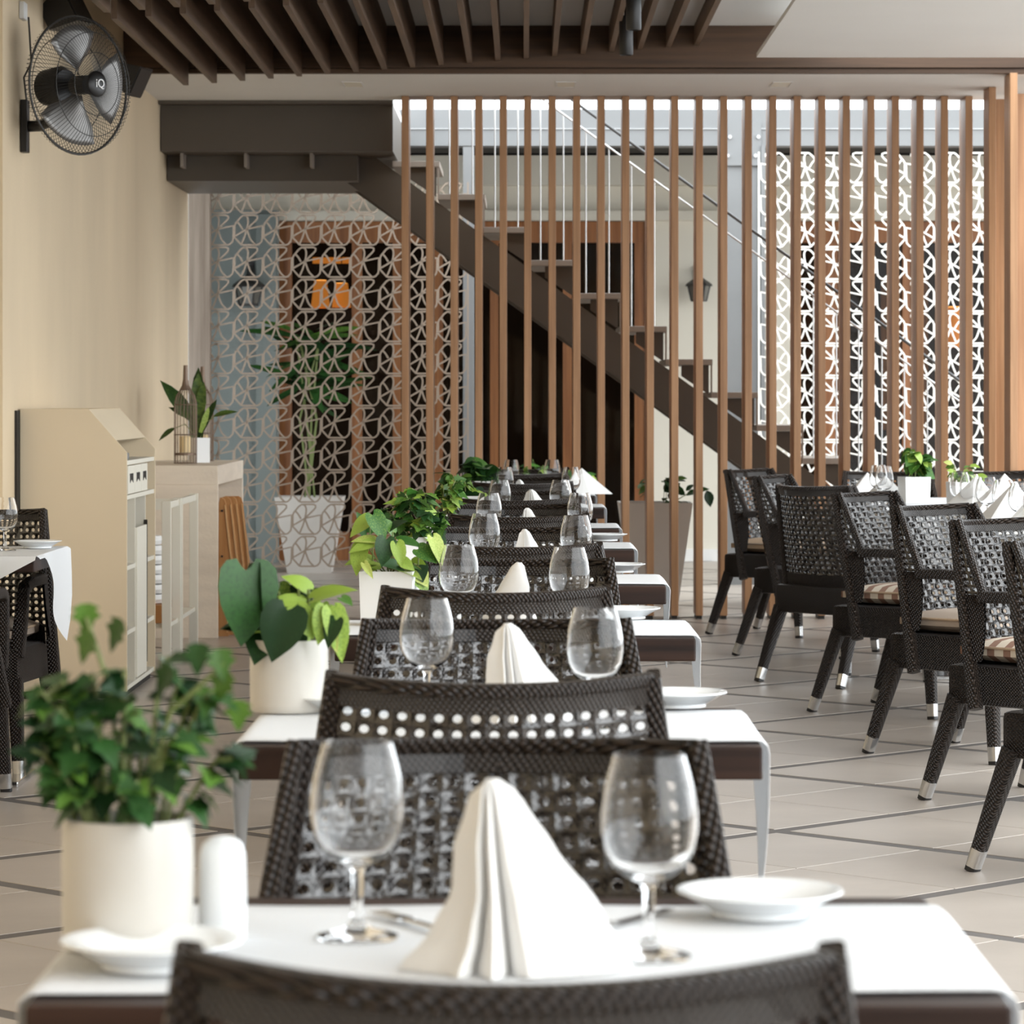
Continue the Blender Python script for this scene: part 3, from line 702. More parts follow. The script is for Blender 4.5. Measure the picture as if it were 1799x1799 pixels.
def cushion(x, y, rz, mk, label, dx=0):
    t = thing('seat_cushion', label, 'cushion', (x, y, ZS+.002), rz)
    def f(a, b, s_):
        X = (a-.5)*2; Y = (b-.5)*2; e = max(0, (1-X**4)*(1-Y**4))**.5
        return Vector((X*.222*(1+.03*e*0), Y*.205+.01, .040+s_*(.012+.028*e)))
    mb = MB(); mb.grid(lambda a, b: f(a, b, 1), 12, 12); mb.grid(lambda a, b: f(a, b, -1), 12, 12)
    nn = 169; ed = [i for i in range(13)]+[13*j+12 for j in range(1, 13)]+[156+i for i in range(11, -1, -1)]+[13*j for j in range(11, 0, -1)]
    mb.f += [(ed[i], ed[(i+1) % 48], nn+ed[(i+1) % 48], nn+ed[i]) for i in range(48)]
    mb.build('cushion_pad', M[mk], t, True)
    MB().tube([(.224*math.copysign(abs(math.cos(q))**.35, math.cos(q)), .01+.207*math.copysign(abs(math.sin(q))**.35, math.sin(q)), .052) for q in [2*PI*k/40 for k in range(41)]], .0045, 6).build('piping', M['tan' if mk != 'tan' else 'beige'], t, True)
    return t

# ------------------------------------------------------------------ tableware
def goblet_mesh():
    Hh = .165
    outer = [(0, .0), (.034, .0), (.0345, .002), (.030, .004), (.012, .008), (.0055, .016), (.0045, .03), (.0048, .055), (.008, .061), (.020, .0665), (.030, .0745), (.0372, .088), (.0400, .104), (.0398, .118), (.0372, .136), (.0330, .152), (.0292, Hh)]
    inner = [(.0280, Hh), (.0318, .152), (.0360, .136), (.0386, .118), (.0388, .104), (.0360, .0890), (.0288, .0762), (.018, .0690), (.006, .0660), (0, .0655)]
    return MB().lathe(outer+inner, 36, cap0=False, cap1=False)
GM = goblet_mesh().mesh('goblet', M['glass'], True)
def goblet(x, y, z, label, group, s=1.0):
    o = obj('wine_goblet', GM); o.location = (x, y, z); o.scale = (s, s, s); return tag(o, label, 'glass', group)
PLM = MB().lathe([(0, .004), (.045, .004), (.052, .008), (.075, .021), (.080, .0225), (.080, .0245), (.074, .0245), (.052, .013), (.046, .010), (0, .009)], 40, cap0=False, cap1=False)
PLM.lathe([(.042, 0), (.046, 0), (.046, .005), (.042, .005)], 32, cap0=False, cap1=False)
PLME = PLM.mesh('side_plate', M['china'], True)
def plate(x, y, z, label, group, s=1.0):
    o = obj('side_plate', PLME); o.location = (x, y, z); o.scale = (s, s, s); return tag(o, label, 'plate', group)
def folded_napkin_mesh():
    def ip(tab, h):
        for (a, va), (b_, vb) in zip(tab[:-1], tab[1:]):
            if h <= b_: 
                t_ = (h-a)/(b_-a); t_ = t_*t_*(3-2*t_)*.5+t_*.5; return va+(vb-va)*t_
        return tab[-1][1]
    WL = [(0, .092), (.2, .062), (.43, .040), (.66, .036), (.85, .024), (.95, .018), (1, .007)]
    WR = [(0, .112), (.3, .084), (.66, .047), (.85, .030), (.95, .020), (1, .008)]
    WY = [(0, .050), (.4, .036), (.8, .022), (.95, .014), (1, .006)]
    base = [(-1.0, .1), (-.72, -.35), (-.5, -.62), (-.42, -.95), (-.33, -.80), (-.27, -.35), (-.20, -.75), (-.10, -1.1), (-.01, -.85), (.05, -.25), (.10, -.70), (.2, -.92), (.45, -.72), (.75, -.42), (.98, -.05), (1.0, .12), (.80, .30), (.72, .62), (.40, .85), (0, .9), (-.45, .75), (-.85, .4)]
    mb = MB(); n = len(base); L = 18; Hn = .158; vs = []
    for j in range(L+1):
        h = j/L; wl, wr, wy = ip(WL, h), ip(WR, h), ip(WY, h)
        for i, (x, y) in enumerate(base):
            X = x*(wr if x > 0 else wl); tw = -.012*h
            dz = -.012*h*h*(i in (5, 9))-.004*h*(x < -.6)
            vs.append((X+tw+.010*(1-h)*math.sin(h*3)*(x > .3), y*wy, Hn*h+dz))
    fs = [(j*n+i, j*n+(i+1) % n, (j+1)*n+(i+1) % n, (j+1)*n+i) for j in range(L) for i in range(n)]
    fs.append(tuple(L*n+i for i in range(n)))
    mb.add(vs, fs); return mb.mesh('napkin', M['napkin'], True)
NPM = folded_napkin_mesh()
def tent_napkin_mesh():
    # stiff folded pyramid: two sloping sheets meeting on a ridge, open fold in front
    vs = [(-.10, -.05, 0), (.10, -.05, 0), (.085, .07, 0), (-.085, .07, 0), (0, .0, .135), (-.012, -.062, 0), (.012, -.062, 0), (0, -.018, .11)]
    fs = [(0, 5, 7, 4), (6, 1, 4, 7), (5, 6, 7), (1, 2, 4), (2, 3, 4), (3, 0, 4)]
    return MB().add(vs, fs).mesh('napkin', M['napkin'])
NTM = tent_napkin_mesh()
def napkin(x, y, z, rz, label, group, tent=False, s=(1, 1, 1)):
    o = obj('folded_napkin', NTM if tent else NPM); o.location = (x, y, z); o.rotation_euler = (0, 0, rz); o.scale = s
    return tag(o, label, 'napkin', group)

# ------------------------------------------------------------------ centre row of eight tables
TN = [2.82, 4.92, 7.14, 9.12, 11.3, 13.1, 15.6, 17.5]
TXC = [-.005, -.035, -.02, .0, -.015, -.015, -.015, -.02]; THW = [.408]+[.378]*7
ZT_ = .75
def table(n):
    y0 = TN[n]; xc = TXC[n]; dep = .62; hwid = THW[n]
    t = thing('dining_table', 'square dark wood table, %s from the front in centre row' % ORD[n], 'table', (xc, y0+dep/2, 0), 0, 'centre row tables')
    MB().bbox(-hwid, hwid, -dep/2, dep/2, ZT_-.05, ZT_-.002, .004).build('table_top', M['tablewood'], t)
    MB().lathe([(.035, .02), (.035, ZT_-.05)], 20).build('pedestal', M['blackm'], t, True)
    MB().bbox(-.22, .22, -.22, .22, 0, .02, .004).build('base_plate', M['blackm'], t)
    rnd = random.Random(50+n); ph = rnd.uniform(0, 6)
    # runner with pointed hanging ends
    def fn(a, b):
        X = (a-.5)*2; ya, yb_ = -dep/2+.045, dep/2-.09
        flat = hwid+.008; s_ = X*(flat+.23); 
        if abs(s_) <= flat-.012: x, z, f = s_, ZT_+.0015, 0
        elif abs(s_) <= flat+.012:
            q = (abs(s_)-flat+.012)/.024*PI/2; x = math.copysign(flat-.012+.016*math.sin(q), s_); z = ZT_+.0015-.016*(1-math.cos(q)); f = 0
        else:
            dn = abs(s_)-flat-.012; x = math.copysign(flat+.004+.007*math.sin(dn*9+ph)*dn/.2, s_); z = ZT_-.0145-dn; f = dn/.218
        yy = ya+(yb_-ya)*b
        ycen = ya+(yb_-ya)*.30
        yy = yy*(1-f*.86)+ycen*f*.86
        if f == 0:
            yy += .010*math.sin(X*7+ph)*(1-b)*(.4+abs(X))
        return Vector((x, yy, z+ .0008*math.sin(X*11+b*5+ph)*(1 if f == 0 else 0)))
    cl = MB(); cl.grid(fn, 120, 8)
    co = tag(cl.build('tablecloth', M['cloth'], None, True), 'white runner cloth with hanging pointed ends on %s centre table' % ORD[n], 'tablecloth', 'runners on the centre tables')
    co.location = (xc, y0+dep/2, 0)
    sm = co.modifiers.new('thick', 'SOLIDIFY'); sm.thickness = .0015; sm.offset = 1
for n in range(8): table(n)
ZC = ZT_+.0045
GR = [(1140, 1325), (1045, 1067), (1000, 968), (1012, 910), (1019, 873), (985, 850), (1003, 827), (970, 812)]
GL = [(628, 1303), (750, 1050), (806, 957), (851, 902), (859, 872), (878, 847), (886, 827), (898, 812)]
for n in range(8):
    for (px, py), side in ((GR[n], 'right'), (GL[n], 'left')):
        d = (H-ZC-.180)*F/(py-CY); d = min(max(d, TN[n]+.11), TN[n]+.48); goblet(PX(px, d), d, ZC, '%s-hand clear wine goblet on %s centre table from the front' % (side, ORD[n]), 'goblets on the centre tables', 1.09)
NK = [(885, 2.965, 0, 1.0, 1.045), (903, 5.2, .2, .95, .97), (905, 7.35, 2.6, .85, .905), (926, 9.36, .5, .8, .87), (930, 11.52, -.6, .8, .80), (937, 13.32, .2, .95, .89), (915, 15.82, .4, .75, .76)]
for n, (px, d, rz, s_, zs) in enumerate(NK):
    napkin(PX(px, d), d, ZC, rz, 'white folded standing napkin on %s centre table from the front' % ORD[n], 'napkins on the centre tables', s=(s_, s_, zs))
napkin(PX(1022, 17.7), 17.72, ZC, .3, 'white pointed napkin at right end of the farthest centre table', 'napkins on the centre tables', True, (1.5, 1.2, 1.0))
PLR = [(1335, 3.28), (1190, 5.5), (1098, 7.7), (1085, 9.75), (1062, 11.9)]
for n, (px, d) in enumerate(PLR): plate(PX(px, d), d, ZC, 'white side plate at right end of %s centre table' % ORD[n], 'side plates on the centre tables')
for n, (px, d) in enumerate([(268, 2.98), (600, 5.42)]): plate(PX(px, d), d, ZC, 'white side plate beside the plant on %s centre table' % ORD[n], 'side plates on the centre tables')
# chairs of the centre row
NCH = [(-.01, 2.225, 0.0), (-.050, 4.58, .03), (-.068, 6.72, .05), (-.015, 8.78, -.06), (-.03, 11.0, .05), (-.03, 12.8, -.03), (-.02, 15.28, .04), (-.03, 17.18, 0)]
for n, (x, yt, rz) in enumerate(NCH):
    chair(x, yt+.324, rz, 'dark wicker armchair with its back to us at %s centre table' % ORD[n], 'chairs of the centre row')
for n in range(8):
    x = [-.03, -.04, -.03, -.02, -.03, -.01, -.02, -.02][n]; yt = TN[n]+.62+[.425, .40, .40, .40, .40, .40, .38, .36][n]
    chair(x, yt-.324, PI+[.0, .04, -.05, .08, .0, .05, 0, 0][n], 'dark wicker armchair facing us behind %s centre table' % ORD[n], 'chairs of the centre row')

# salt cellar and cutlery of the first table
t = thing('salt_shaker', 'white china salt shaker beside the ivory pot', 'shaker', (PX(391, 3.13), 3.13, ZC))
MB().lathe([(0, 0), (.0215, 0), (.0225, .004), (.0222, .05), (.0212, .078), (.018, .088), (.010, .094), (0, .0955)], 28, cap0=False, cap1=False).build('shaker_body', M['china'], t, True)
t = thing('table_knife', 'steel table knife right of the nearest napkin', 'knife', (PX(1075, 3.25), 3.2, ZC), -.55)
MB().bbox(-.005, .005, -.10, .0, .001, .006, .002).build('knife_handle', M['chrome'], t); MB().bbox(-.007, .006, 0, .11, .002, .0035, .0006).build('knife_blade', M['chrome'], t)
t = thing('table_fork', 'steel table fork left of the nearest napkin', 'fork', (PX(740, 3.2), 3.2, ZC), .5)
MB().bbox(-.0045, .0045, -.10, .03, .001, .005, .0015).build('fork_handle', M['chrome'], t)
hd = MB().bbox(-.010, .010, .03, .055, .002, .004, .0008).build('fork_head', M['chrome'], t)
for k in range(4): MB().bbox(-.0098+k*.0055, -.0068+k*.0055, .054, .095, .002, .0038, .0006).build('fork_tine', M['chrome'], hd)

# plants of the centre row
def at(px, py, d, base): return P(px, py, d)-Vector(base)
rnd = random.Random(3)
b = (PX(225, 3.09), 3.09, ZC)
t = thing('potted_ivy', 'bushy ivy in ivory ceramic pot on the nearest table', 'plant', b, 0, 'plants on the centre tables')
cyl_pot(t, .059, .117, M['pot'])
bushy(t, rnd, .117, .14, .305, .098, .07, 295, .031, 'ivy', ['ivy', 'ivy', 'deep', 'deep'], (.005, 0), .045)
for px, py in ((150, 1080), (160, 1130), (215, 1110), (385, 1160), (400, 1200), (420, 1250), (300, 1190), (130, 1240), (110, 1300), (350, 1150)):
    q = at(px, py, 3.07, b); put_leaf(t, q+Vector((0, 0, .01)), q+Vector((rnd.uniform(-.02, .02), rnd.uniform(-.01, .01), -.02)), 'ivy', 'ivy', 1.0)
stems(t, [[(0, 0, .11), at(190, 1200, 3.08, b), at(152, 1085, 3.07, b)], [(.01, 0, .11), at(300, 1250, 3.08, b), at(395, 1165, 3.07, b)], [(.0, 0, .11), at(180, 1300, 3.08, b), at(115, 1290, 3.07, b)]])
def hand(t, b, d, rows):
    for (bx, by, tx, ty, kind, mk, ws, dy, nr) in rows:
        put_leaf(t, at(bx, by, d+dy, b), at(tx, ty, d+dy-.015, b), kind, mk, ws, nr)
b = (PX(508, 5.42), 5.42, ZC)
t = thing('potted_pothos', 'large-leaved pothos in ivory ceramic pot on second table', 'plant', b, 0, 'plants on the centre tables')
cyl_pot(t, .062, .114, M['pot'])
hand(t, b, 5.38, [(432, 1002, 436, 1135, 'heart', 'deep', .95, -.03, (.5, -.85, .15)), (452, 1005, 448, 1120, 'heart', 'deep', .5, -.01, (-.8, -.6, .1)),
    (505, 1072, 476, 1162, 'heart', 'deep', .95, -.06, (.1, -.9, .4)), (553, 1052, 622, 1024, 'heart', 'lime', .62, -.03, (0, -.5, .85)), (542, 1036, 500, 1006, 'heart', 'lime', .8, .02, (0, -.6, .8)),
    (584, 1074, 606, 1162, 'heart', 'pothos', .55, -.05, (.3, -.9, .2)), (572, 1070, 560, 1132, 'heart', 'pothos', .7, -.05, (.2, -.9, .3)), (590, 1090, 572, 1136, 'heart', 'deep', .8, -.06, (-.4, -.9, .2)),
    (530, 1060, 470, 1050, 'heart', 'pothos', .6, 0, (0, -.7, .7)), (520, 1070, 552, 1120, 'heart', 'pothos', .8, -.04, (.1, -.9, .4)), (600, 1050, 620, 1060, 'heart', 'pothos', .9, .05, (0, -.4, .9)),
    (480, 1050, 455, 1075, 'heart', 'deep', .8, .0, (0, -.6, .8)), (540, 1045, 575, 1035, 'heart', 'deep', .7, .05, (0, -.6, .8)), (580, 1110, 592, 1145, 'heart', 'lime', .6, -.05, (0, -.9, .3)),
    (525, 1030, 545, 1075, 'heart', 'deep', .8, .03, (.2, -.9, .3)), (490, 1035, 520, 1085, 'heart', 'pothos', .8, .04, (-.2, -.9, .3)), (455, 1060, 470, 1110, 'heart', 'deep', .8, .02, (-.2, -.9, .3)),
    (565, 1060, 545, 1100, 'heart', 'pothos', .8, .0, (-.2, -.9, .3))])
stems(t, [[(0, 0, .10), at(x, (y+1120)/2, 5.4, b), at(x, y, 5.38, b)] for x, y in ((440, 1010), (505, 1075), (553, 1052), (542, 1036), (584, 1074), (525, 1035), (490, 1040))], .0025)
bushy(t, rnd, .114, .12, .19, .06, .06, 22, .06, 'heart', ['deep', 'pothos', 'deep'], (0, .01), .04)
b = (PX(685, 7.5), 7.5, ZC)
t = thing('potted_pothos', 'pothos with drooping leaves in white square pot on third table', 'plant', b, 0, 'plants on the centre tables')
sq_pot(t, .118, .118, M['whitepot'], -.12)
hand(t, b, 7.46, [(650, 912, 612, 938, 'heart', 'pothos', .8, 0, (0, -.6, .8)), (655, 905, 680, 950, 'heart', 'pothos', .75, -.03, (.3, -.8, .4)), (658, 950, 618, 945, 'heart', 'lime', .6, -.03, (0, -.6, .8)),
    (655, 955, 612, 965, 'heart', 'pothos', .6, -.04, (0, -.7, .7)), (635, 960, 622, 1010, 'heart', 'pothos', .7, -.03, (-.3, -.9, .3)), (678, 948, 672, 995, 'heart', 'deep', .85, -.05, (.2, -.9, .3)),
    (697, 955, 708, 995, 'heart', 'lime', .7, -.05, (.2, -.8, .4)), (735, 965, 770, 985, 'heart', 'pothos', .9, -.02, (.1, -.7, .6)), (760, 945, 780, 990, 'heart', 'lime', .7, -.02, (.6, -.7, .3)),
    (700, 950, 745, 955, 'heart', 'pothos', .6, .03, (0, -.5, .8)), (705, 985, 728, 1000, 'heart', 'pothos', .8, -.04, (.1, -.9, .4)), (685, 930, 712, 910, 'heart', 'deep', .8, .03, (0, -.5, .8)),
    (690, 935, 670, 905, 'heart', 'pothos', .8, .03, (0, -.5, .8)), (645, 935, 630, 900, 'heart', 'pothos', .8, .02, (0, -.7, .6)), (640, 990, 655, 1015, 'heart', 'lime', .5, -.05, (0, -.9, .3))])
stems(t, [[(0, 0, .10), at(x, (y+1020)/2, 7.48, b), at(x, y, 7.47, b)] for x, y in ((650, 912), (655, 955), (678, 948), (697, 955), (735, 965), (700, 950), (690, 935))], .002)
bushy(t, rnd, .118, .13, .20, .06, .06, 16, .055, 'heart', ['pothos', 'deep', 'lime'], (0, .01), .04)
for n, (px, d, lab, kind, mks, nl, sz, rx, zt) in enumerate([
        (735, 9.42, 'leafy ivy in white pot on fourth table', 'ivy', ['ivy', 'pothos', 'deep'], 110, .045, .10, .27),
        (775, 11.2, 'light green ivy in white pot on fifth table', 'ivy', ['pothos', 'lime', 'ivy'], 90, .048, .11, .28),
        (815, 13.35, 'dense green plant in white pot on sixth table', 'oval', ['ivy', 'deep', 'pothos'], 80, .065, .10, .24),
        (838, 15.75, 'broad-leaved green plant in white pot on seventh table', 'heart', ['deep', 'ivy'], 50, .075, .11, .25)]):
    b = (PX(px, d), d, ZC)
    t = thing('potted_plant', lab, 'plant', b, 0, 'plants on the centre tables'); sq_pot(t, .115, .115, M['whitepot'], .1)
    bushy(t, rnd, .115, .12, zt, rx, .07, nl, sz, kind, mks, (-.015, 0), .04)
b = (PX(935, 17.75), 17.75, ZC)
t = thing('potted_plant', 'sprigs in low white dish on the farthest centre table', 'plant', b, 0, 'plants on the centre tables')
MB().lathe([(0, 0), (.05, 0), (.07, .02), (.075, .03), (.07, .03), (.048, .008), (0, .008)], 24, cap0=False, cap1=False).build('pot', M['china'], t, True)
bushy(t, rnd, .02, .05, .20, .07, .05, 40, .045, 'oval', ['ivy', 'pothos', 'lime'], (0, 0), .03)

# ------------------------------------------------------------------ left side: waiter station, stands, console
cab = thing('waiter_station', 'cream wooden waiter station with sloping top against left wall', 'cabinet', (-1.88, 14.75, 0))
cx, cy, _ = cab.location
X0, X1, Y0, Y1 = WX+.012-cx, -1.655-cx, 14.2-cy, 15.3-cy
prof = [(X0, 0.03), (X1, 0.03), (X1, 1.025), (-1.815-cx, 1.207), (X0, 1.207)]
MB().prism(prof, Y0, Y0+.018).build('side_panel', M['cream'], cab); MB().prism(prof, Y1-.018, Y1).build('side_panel', M['cream'], cab)
MB().box(X0, X0+.012, Y0+.018, Y1-.018, .03, 1.2).build('back_panel', M['cream'], cab)
MB().prism([(X0, 1.19), (-1.815-cx-.004, 1.19), (-1.815-cx+.003, 1.206), (X0, 1.206)], Y0+.018, Y1-.018).build('top_panel', M['cream'], cab)
MB().prism([(-1.815-cx, 1.206), (-1.70-cx, 1.076), (-1.714-cx, 1.07), (-1.829-cx, 1.196)], Y0+.018, Y1-.018).build('sloping_lid', M['cream'], cab)
for z in (.99, .845, .55, .28, .05): MB().box(X0+.012, X1-.004, Y0+.018, Y1-.018, z-.018, z).build('shelf', M['creaml'], cab)
for yy in (14.56, 14.95): MB().box(X0+.012, X1-.006, yy-cy-.008, yy-cy+.008, .05, .83).build('divider', M['creaml'], cab)
for k in range(3):
    a = 14.235+k*.245; dr = MB().bbox(X1-.02, X1+.002, a-cy, a-cy+.235, .85, .968, .002).build('drawer', M['creaml'], cab)
    MB().prism([(a-cy+.06, .935), (a-cy+.18, .935), (a-cy+.18, .895), (a-cy+.12, .91), (a-cy+.06, .895)], X1+.0022, X1+.0035, 'X').build('handle_notch', M['dark'], dr)  # dark plate in place of the shaded handle cut-out
MB().bbox(X1-.02, X1+.002, 14.57-cy, 14.935-cy, .06, .70, .002).build('door', M['creaml'], cab)
MB().box(X1-.012, X1+.003, 14.938-cy, 14.955-cy, .10, .72).build('door_gap', M['dark'], cab)  # solid dark strip in place of the shaded gap beside the door
MB().box(X0+.02, X1-.02, Y0+.03, Y1-.03, 0, .03).build('plinth', M['dark'], cab)
tag(MB().box(WX+.001, WX+.010, 14.12, 14.2, .03, 1.2).build('upright_strip', M['dark']), 'dark upright strip between waiter station and wall', 'board')  # thin dark strip at the station's back edge
t = tag(MB().bbox(-1.76, -1.68, 14.23, 14.5, .992, 1.02, .004).build('cloth_stack', M['grey']), 'small grey folded cloth on top shelf of waiter station', 'cloth')

def stand(label, y0, y1):
    t = thing('tray_stand', label, 'stand', (-1.76, (y0+y1)/2, 0)); a, b = (y0-y1)/2, (y1-y0)/2
    for x in (-.118, .118):
        for y in (a, b-.03): MB().bbox(x-.021, x+.021, y, y+.03, 0, .78, .002).build('leg', M['creaml'], t)
    for x in (-.118, .118): MB().box(x-.008, x+.012, a+.03, b-.03, .745, .775).build('rail', M['creaml'], t)
    MB().box(-.1, .1, a+.002, a+.022, .74, .775).build('rail', M['creaml'], t)
    MB().bbox(-.125, .125, a+.03, b-.03, .195, .215, .002).build('shelf', M['creaml'], t)
stand('nearer cream wooden tray stand with a low shelf', 15.64, 16.12); stand('farther cream wooden tray stand beside the stone console', 16.16, 16.95)
tag(MB().bbox(-1.84, -1.66, 15.70, 16.05, .216, .30, .004).build('wooden_crate', M['honey']), 'small wooden crate on the nearer tray stand', 'crate')
lin = MB(); r_ = random.Random(5)
for k in range(7):
    z = .302+k*.045
    q = .085-.004*k
    lin.lathe([(0, 0), (q, .002), (q+.012, .02), (q, .04), (0, .043)], 18, (-1.75+r_.uniform(-.006, .006), 15.87+r_.uniform(-.01, .01), z), False, False, 1, 1.5)
tag(lin.build('linen_pile', M['napkin'], None, True), 'pile of white folded linen on the wooden crate', 'linen')

con = thing('console_table', 'tall travertine console with open side against left wall', 'console', (-1.77, 18.55, 0))
def cb_(x0, x1, y0, y1, z0, z1, nm): MB().bbox(x0+1.77, x1+1.77, y0-18.55, y1-18.55, z0, z1, .003).build(nm, M['stone'], con)
cb_(WX+.005, -1.60, 17.8, 19.4, .80, .90, 'top_slab'); cb_(WX+.005, -1.60, 17.8, 17.83, 0, .80, 'end_panel'); cb_(WX+.005, -1.60, 19.36, 19.4, 0, .80, 'end_panel'); cb_(WX+.005, WX+.03, 17.83, 19.36, 0, .8, 'back_panel')
for k in range(4):
    y = 17.95+.10*k
    t = thing('folding_tray_stand', 'honey wood folded stand leaning in console opening, %s from the front' % ORD[k], 'folding stand', (-1.585, y, 0), 0, 'folded wooden stands')
    q = .021*k
    pts = [(-.028, 0), (.026+q*.7, 0), (.052+q, .36), (.014+q, .69), (.006+q, .718), (-.008+q, .728), (-.018, .728), (-.024, .70)]
    MB().prism(pts, 0, .03).build('board', M['honey'], t)
    MB().prism([(.006+q, .69), (.012+q, .69), (.050+q, .36), (.024+q*.7, .02), (.018+q*.7, .02), (.043+q, .36)], -.005, .0).build('edge_strip', M['honeyl'], t)
    if k == 0:
        for z in (.66, .42): MB().tube([(-.006, 0, z), (-.006, -.006, z)], .006, 8).build('rivet', M['blackm'], t)

def birdcage(label, px, d):
    t = thing('birdcage_lantern', label, 'birdcage', (PX(px, d), d, .902)); R = .060
    pr = [(R, .0), (R, .29), (R*.97, .33), (R*.80, .365), (R*.52, .392), (R*.30, .418), (R*.2, .45), (R*.16, .525)]
    mb = MB()
    for k in range(20):
        a = 2*PI*k/20; mb.tube([(r*math.cos(a), r*math.sin(a), z) for r, z in pr], .0016, 4)
    tag(mb.build('wires', M['brass'], t), kind='stuff')
    for z, rr in ((.004, R), (.155, R), (.315, R*.99)): MB().tube([(rr*math.cos(2*PI*k/24), rr*math.sin(2*PI*k/24), z) for k in range(25)], .0025, 5).build('ring', M['brass'], t)
    MB().lathe([(0, .045), (R*.98, .045), (R*.98, .058), (0, .058)], 24, cap0=False, cap1=False).build('tray', M['brass'], t)
    MB().lathe([(R*.5, .395), (R*.31, .42), (R*.22, .45), (R*.18, .525), (R*.15, .525), (R*.19, .45), (R*.29, .418), (R*.48, .392)], 20, cap0=False, cap1=False).build('neck', M['brass'], t, True)
birdcage('wire birdcage lantern with tall neck at front of stone console', 326, 18.2)
birdcage('second wire birdcage lantern half hidden behind the snake plant', 356, 18.95)
def candle(label, px, d, h):
    t = thing('candle', label, 'candle', (PX(px, d), d, .962))
    MB().lathe([(0, 0), (.030, 0), (.030, h), (.026, h+.003), (.01, h-.004), (0, h-.004)], 24, cap0=False, cap1=False).build('wax', M['wax'], t, True)
    MB().tube([(0, 0, h-.005), (.001, 0, h+.012)], .0012, 5).build('wick', M['black'], t)
candle('cream pillar candle inside the front birdcage', 325, 18.2, .085); candle('cream pillar candle inside the second birdcage', 357, 18.95, .085)
b = (PX(350, 18.55), 18.55, .902)
t = thing('snake_plant', 'snake plant in white square pot on the stone console', 'plant', b)
sq_pot(t, .088, .135, M['whitepot'], .5, 1.0)
for bx, by, tx, ty, dy, nr, mk in ((340, 770, 350, 655, 0, (.2, -1, 0), 'snake'), (350, 770, 343, 645, .02, (-.3, -1, 0), 'snake'), (345, 760, 357, 670, -.03, (0, -1, .2), 'snake'), (350, 765, 377, 700, -.02, (-.4, -.9, .2), 'snake'),
        (375, 732, 416, 718, -.04, (0, -.7, .8), 'snake'), (352, 760, 368, 715, -.05, (.3, -1, .1), 'lime'), (335, 740, 287, 663, 0, (.3, -.8, .5), 'snake'), (338, 735, 297, 712, -.02, (.0, -.8, .5), 'snake'), (308, 752, 276, 771, -.03, (0, -.7, .7), 'snake')):
    put_leaf(t, at(bx, by, 18.55+dy, b), at(tx, ty, 18.55+dy, b), 'blade' if abs(bx-tx) < 30 else 'oval', mk, 1.7 if abs(bx-tx) < 30 else .55, nr)
stems(t, [[(0, 0, .12), at(362, 742, 18.52, b), at(376, 732, 18.5, b)], [(0, 0, .12), at(325, 745, 18.53, b), at(308, 752, 18.52, b)]], .003)

# left table with draped cloth, chairs
t = thing('dining_table', 'dark wood table under a draped white cloth at left edge', 'table', (-1.825, 11.15, 0))
MB().bbox(-.275, .275, -.36, .36, .70, .748, .004).build('table_top', M['tablewood'], t)
MB().lathe([(.035, .02), (.035, .70)], 16).build('pedestal', M['blackm'], t, True); MB().bbox(-.2, .2, -.2, .2, 0, .02, .004).build('base_plate', M['chrome'], t)
def dcloth():
    mb = MB(); a, bq, z = .282, .367, .752
    top = lambda u, v: Vector((-a+2*a*u, -bq+2*bq*v, z+.0008*math.sin(u*9+v*5)))
    mb.grid(top, 14, 14)
    def flap_r(u, v):   # right side: triangle, tip near the far corner
        y = -bq+2*bq*u; k = max(0, 1-abs(u-.80)/(.20 if u > .8 else .62)); ln = .01+.30*k
        return Vector((a+.012*math.sin(v*PI*.5)+.035*v*k*math.sin(u*8), y*(1-v*.25*k)+v*.25*k*(.30), z-v*ln))
    mb.grid(flap_r, 20, 8)
    def flap_n(u, v):
        x = -a+2*a*u; k = max(0, min(1, (1-u)/.9)); ln = .012+.27*k
        return Vector((x, -bq-.012*math.sin(v*PI*.5)-.02*v*math.sin(u*9), z-v*ln))
    mb.grid(flap_n, 20, 8)
    return mb
o = tag(dcloth().build('tablecloth', M['cloth'], None, True), 'white cloth with hanging corner over the table at left edge', 'tablecloth'); o.location = (-1.825, 11.15, 0)
goblet(PX(9, 11.15), 11.15, .7535, 'clear wine goblet on draped table at left edge', 'goblets at the sides', 1.05)
plate(PX(66, 11.35), 11.35, .7535, 'white side plate on draped table at left edge', 'side plates at the sides')
chair(-1.885, 11.465, PI-.11, 'black wicker armchair behind the draped table at left edge', 'chairs at the sides')
cushion(-1.885, 11.465, PI-.11, 'beige', 'plain beige seat cushion on chair behind left draped table')
chair(-1.90, 10.62, 0, 'black wicker armchair cut by left edge in front of draped table', 'chairs at the sides')
cushion(-1.90, 10.62, 0, 'striped', 'striped seat cushion on chair cut by the left edge')

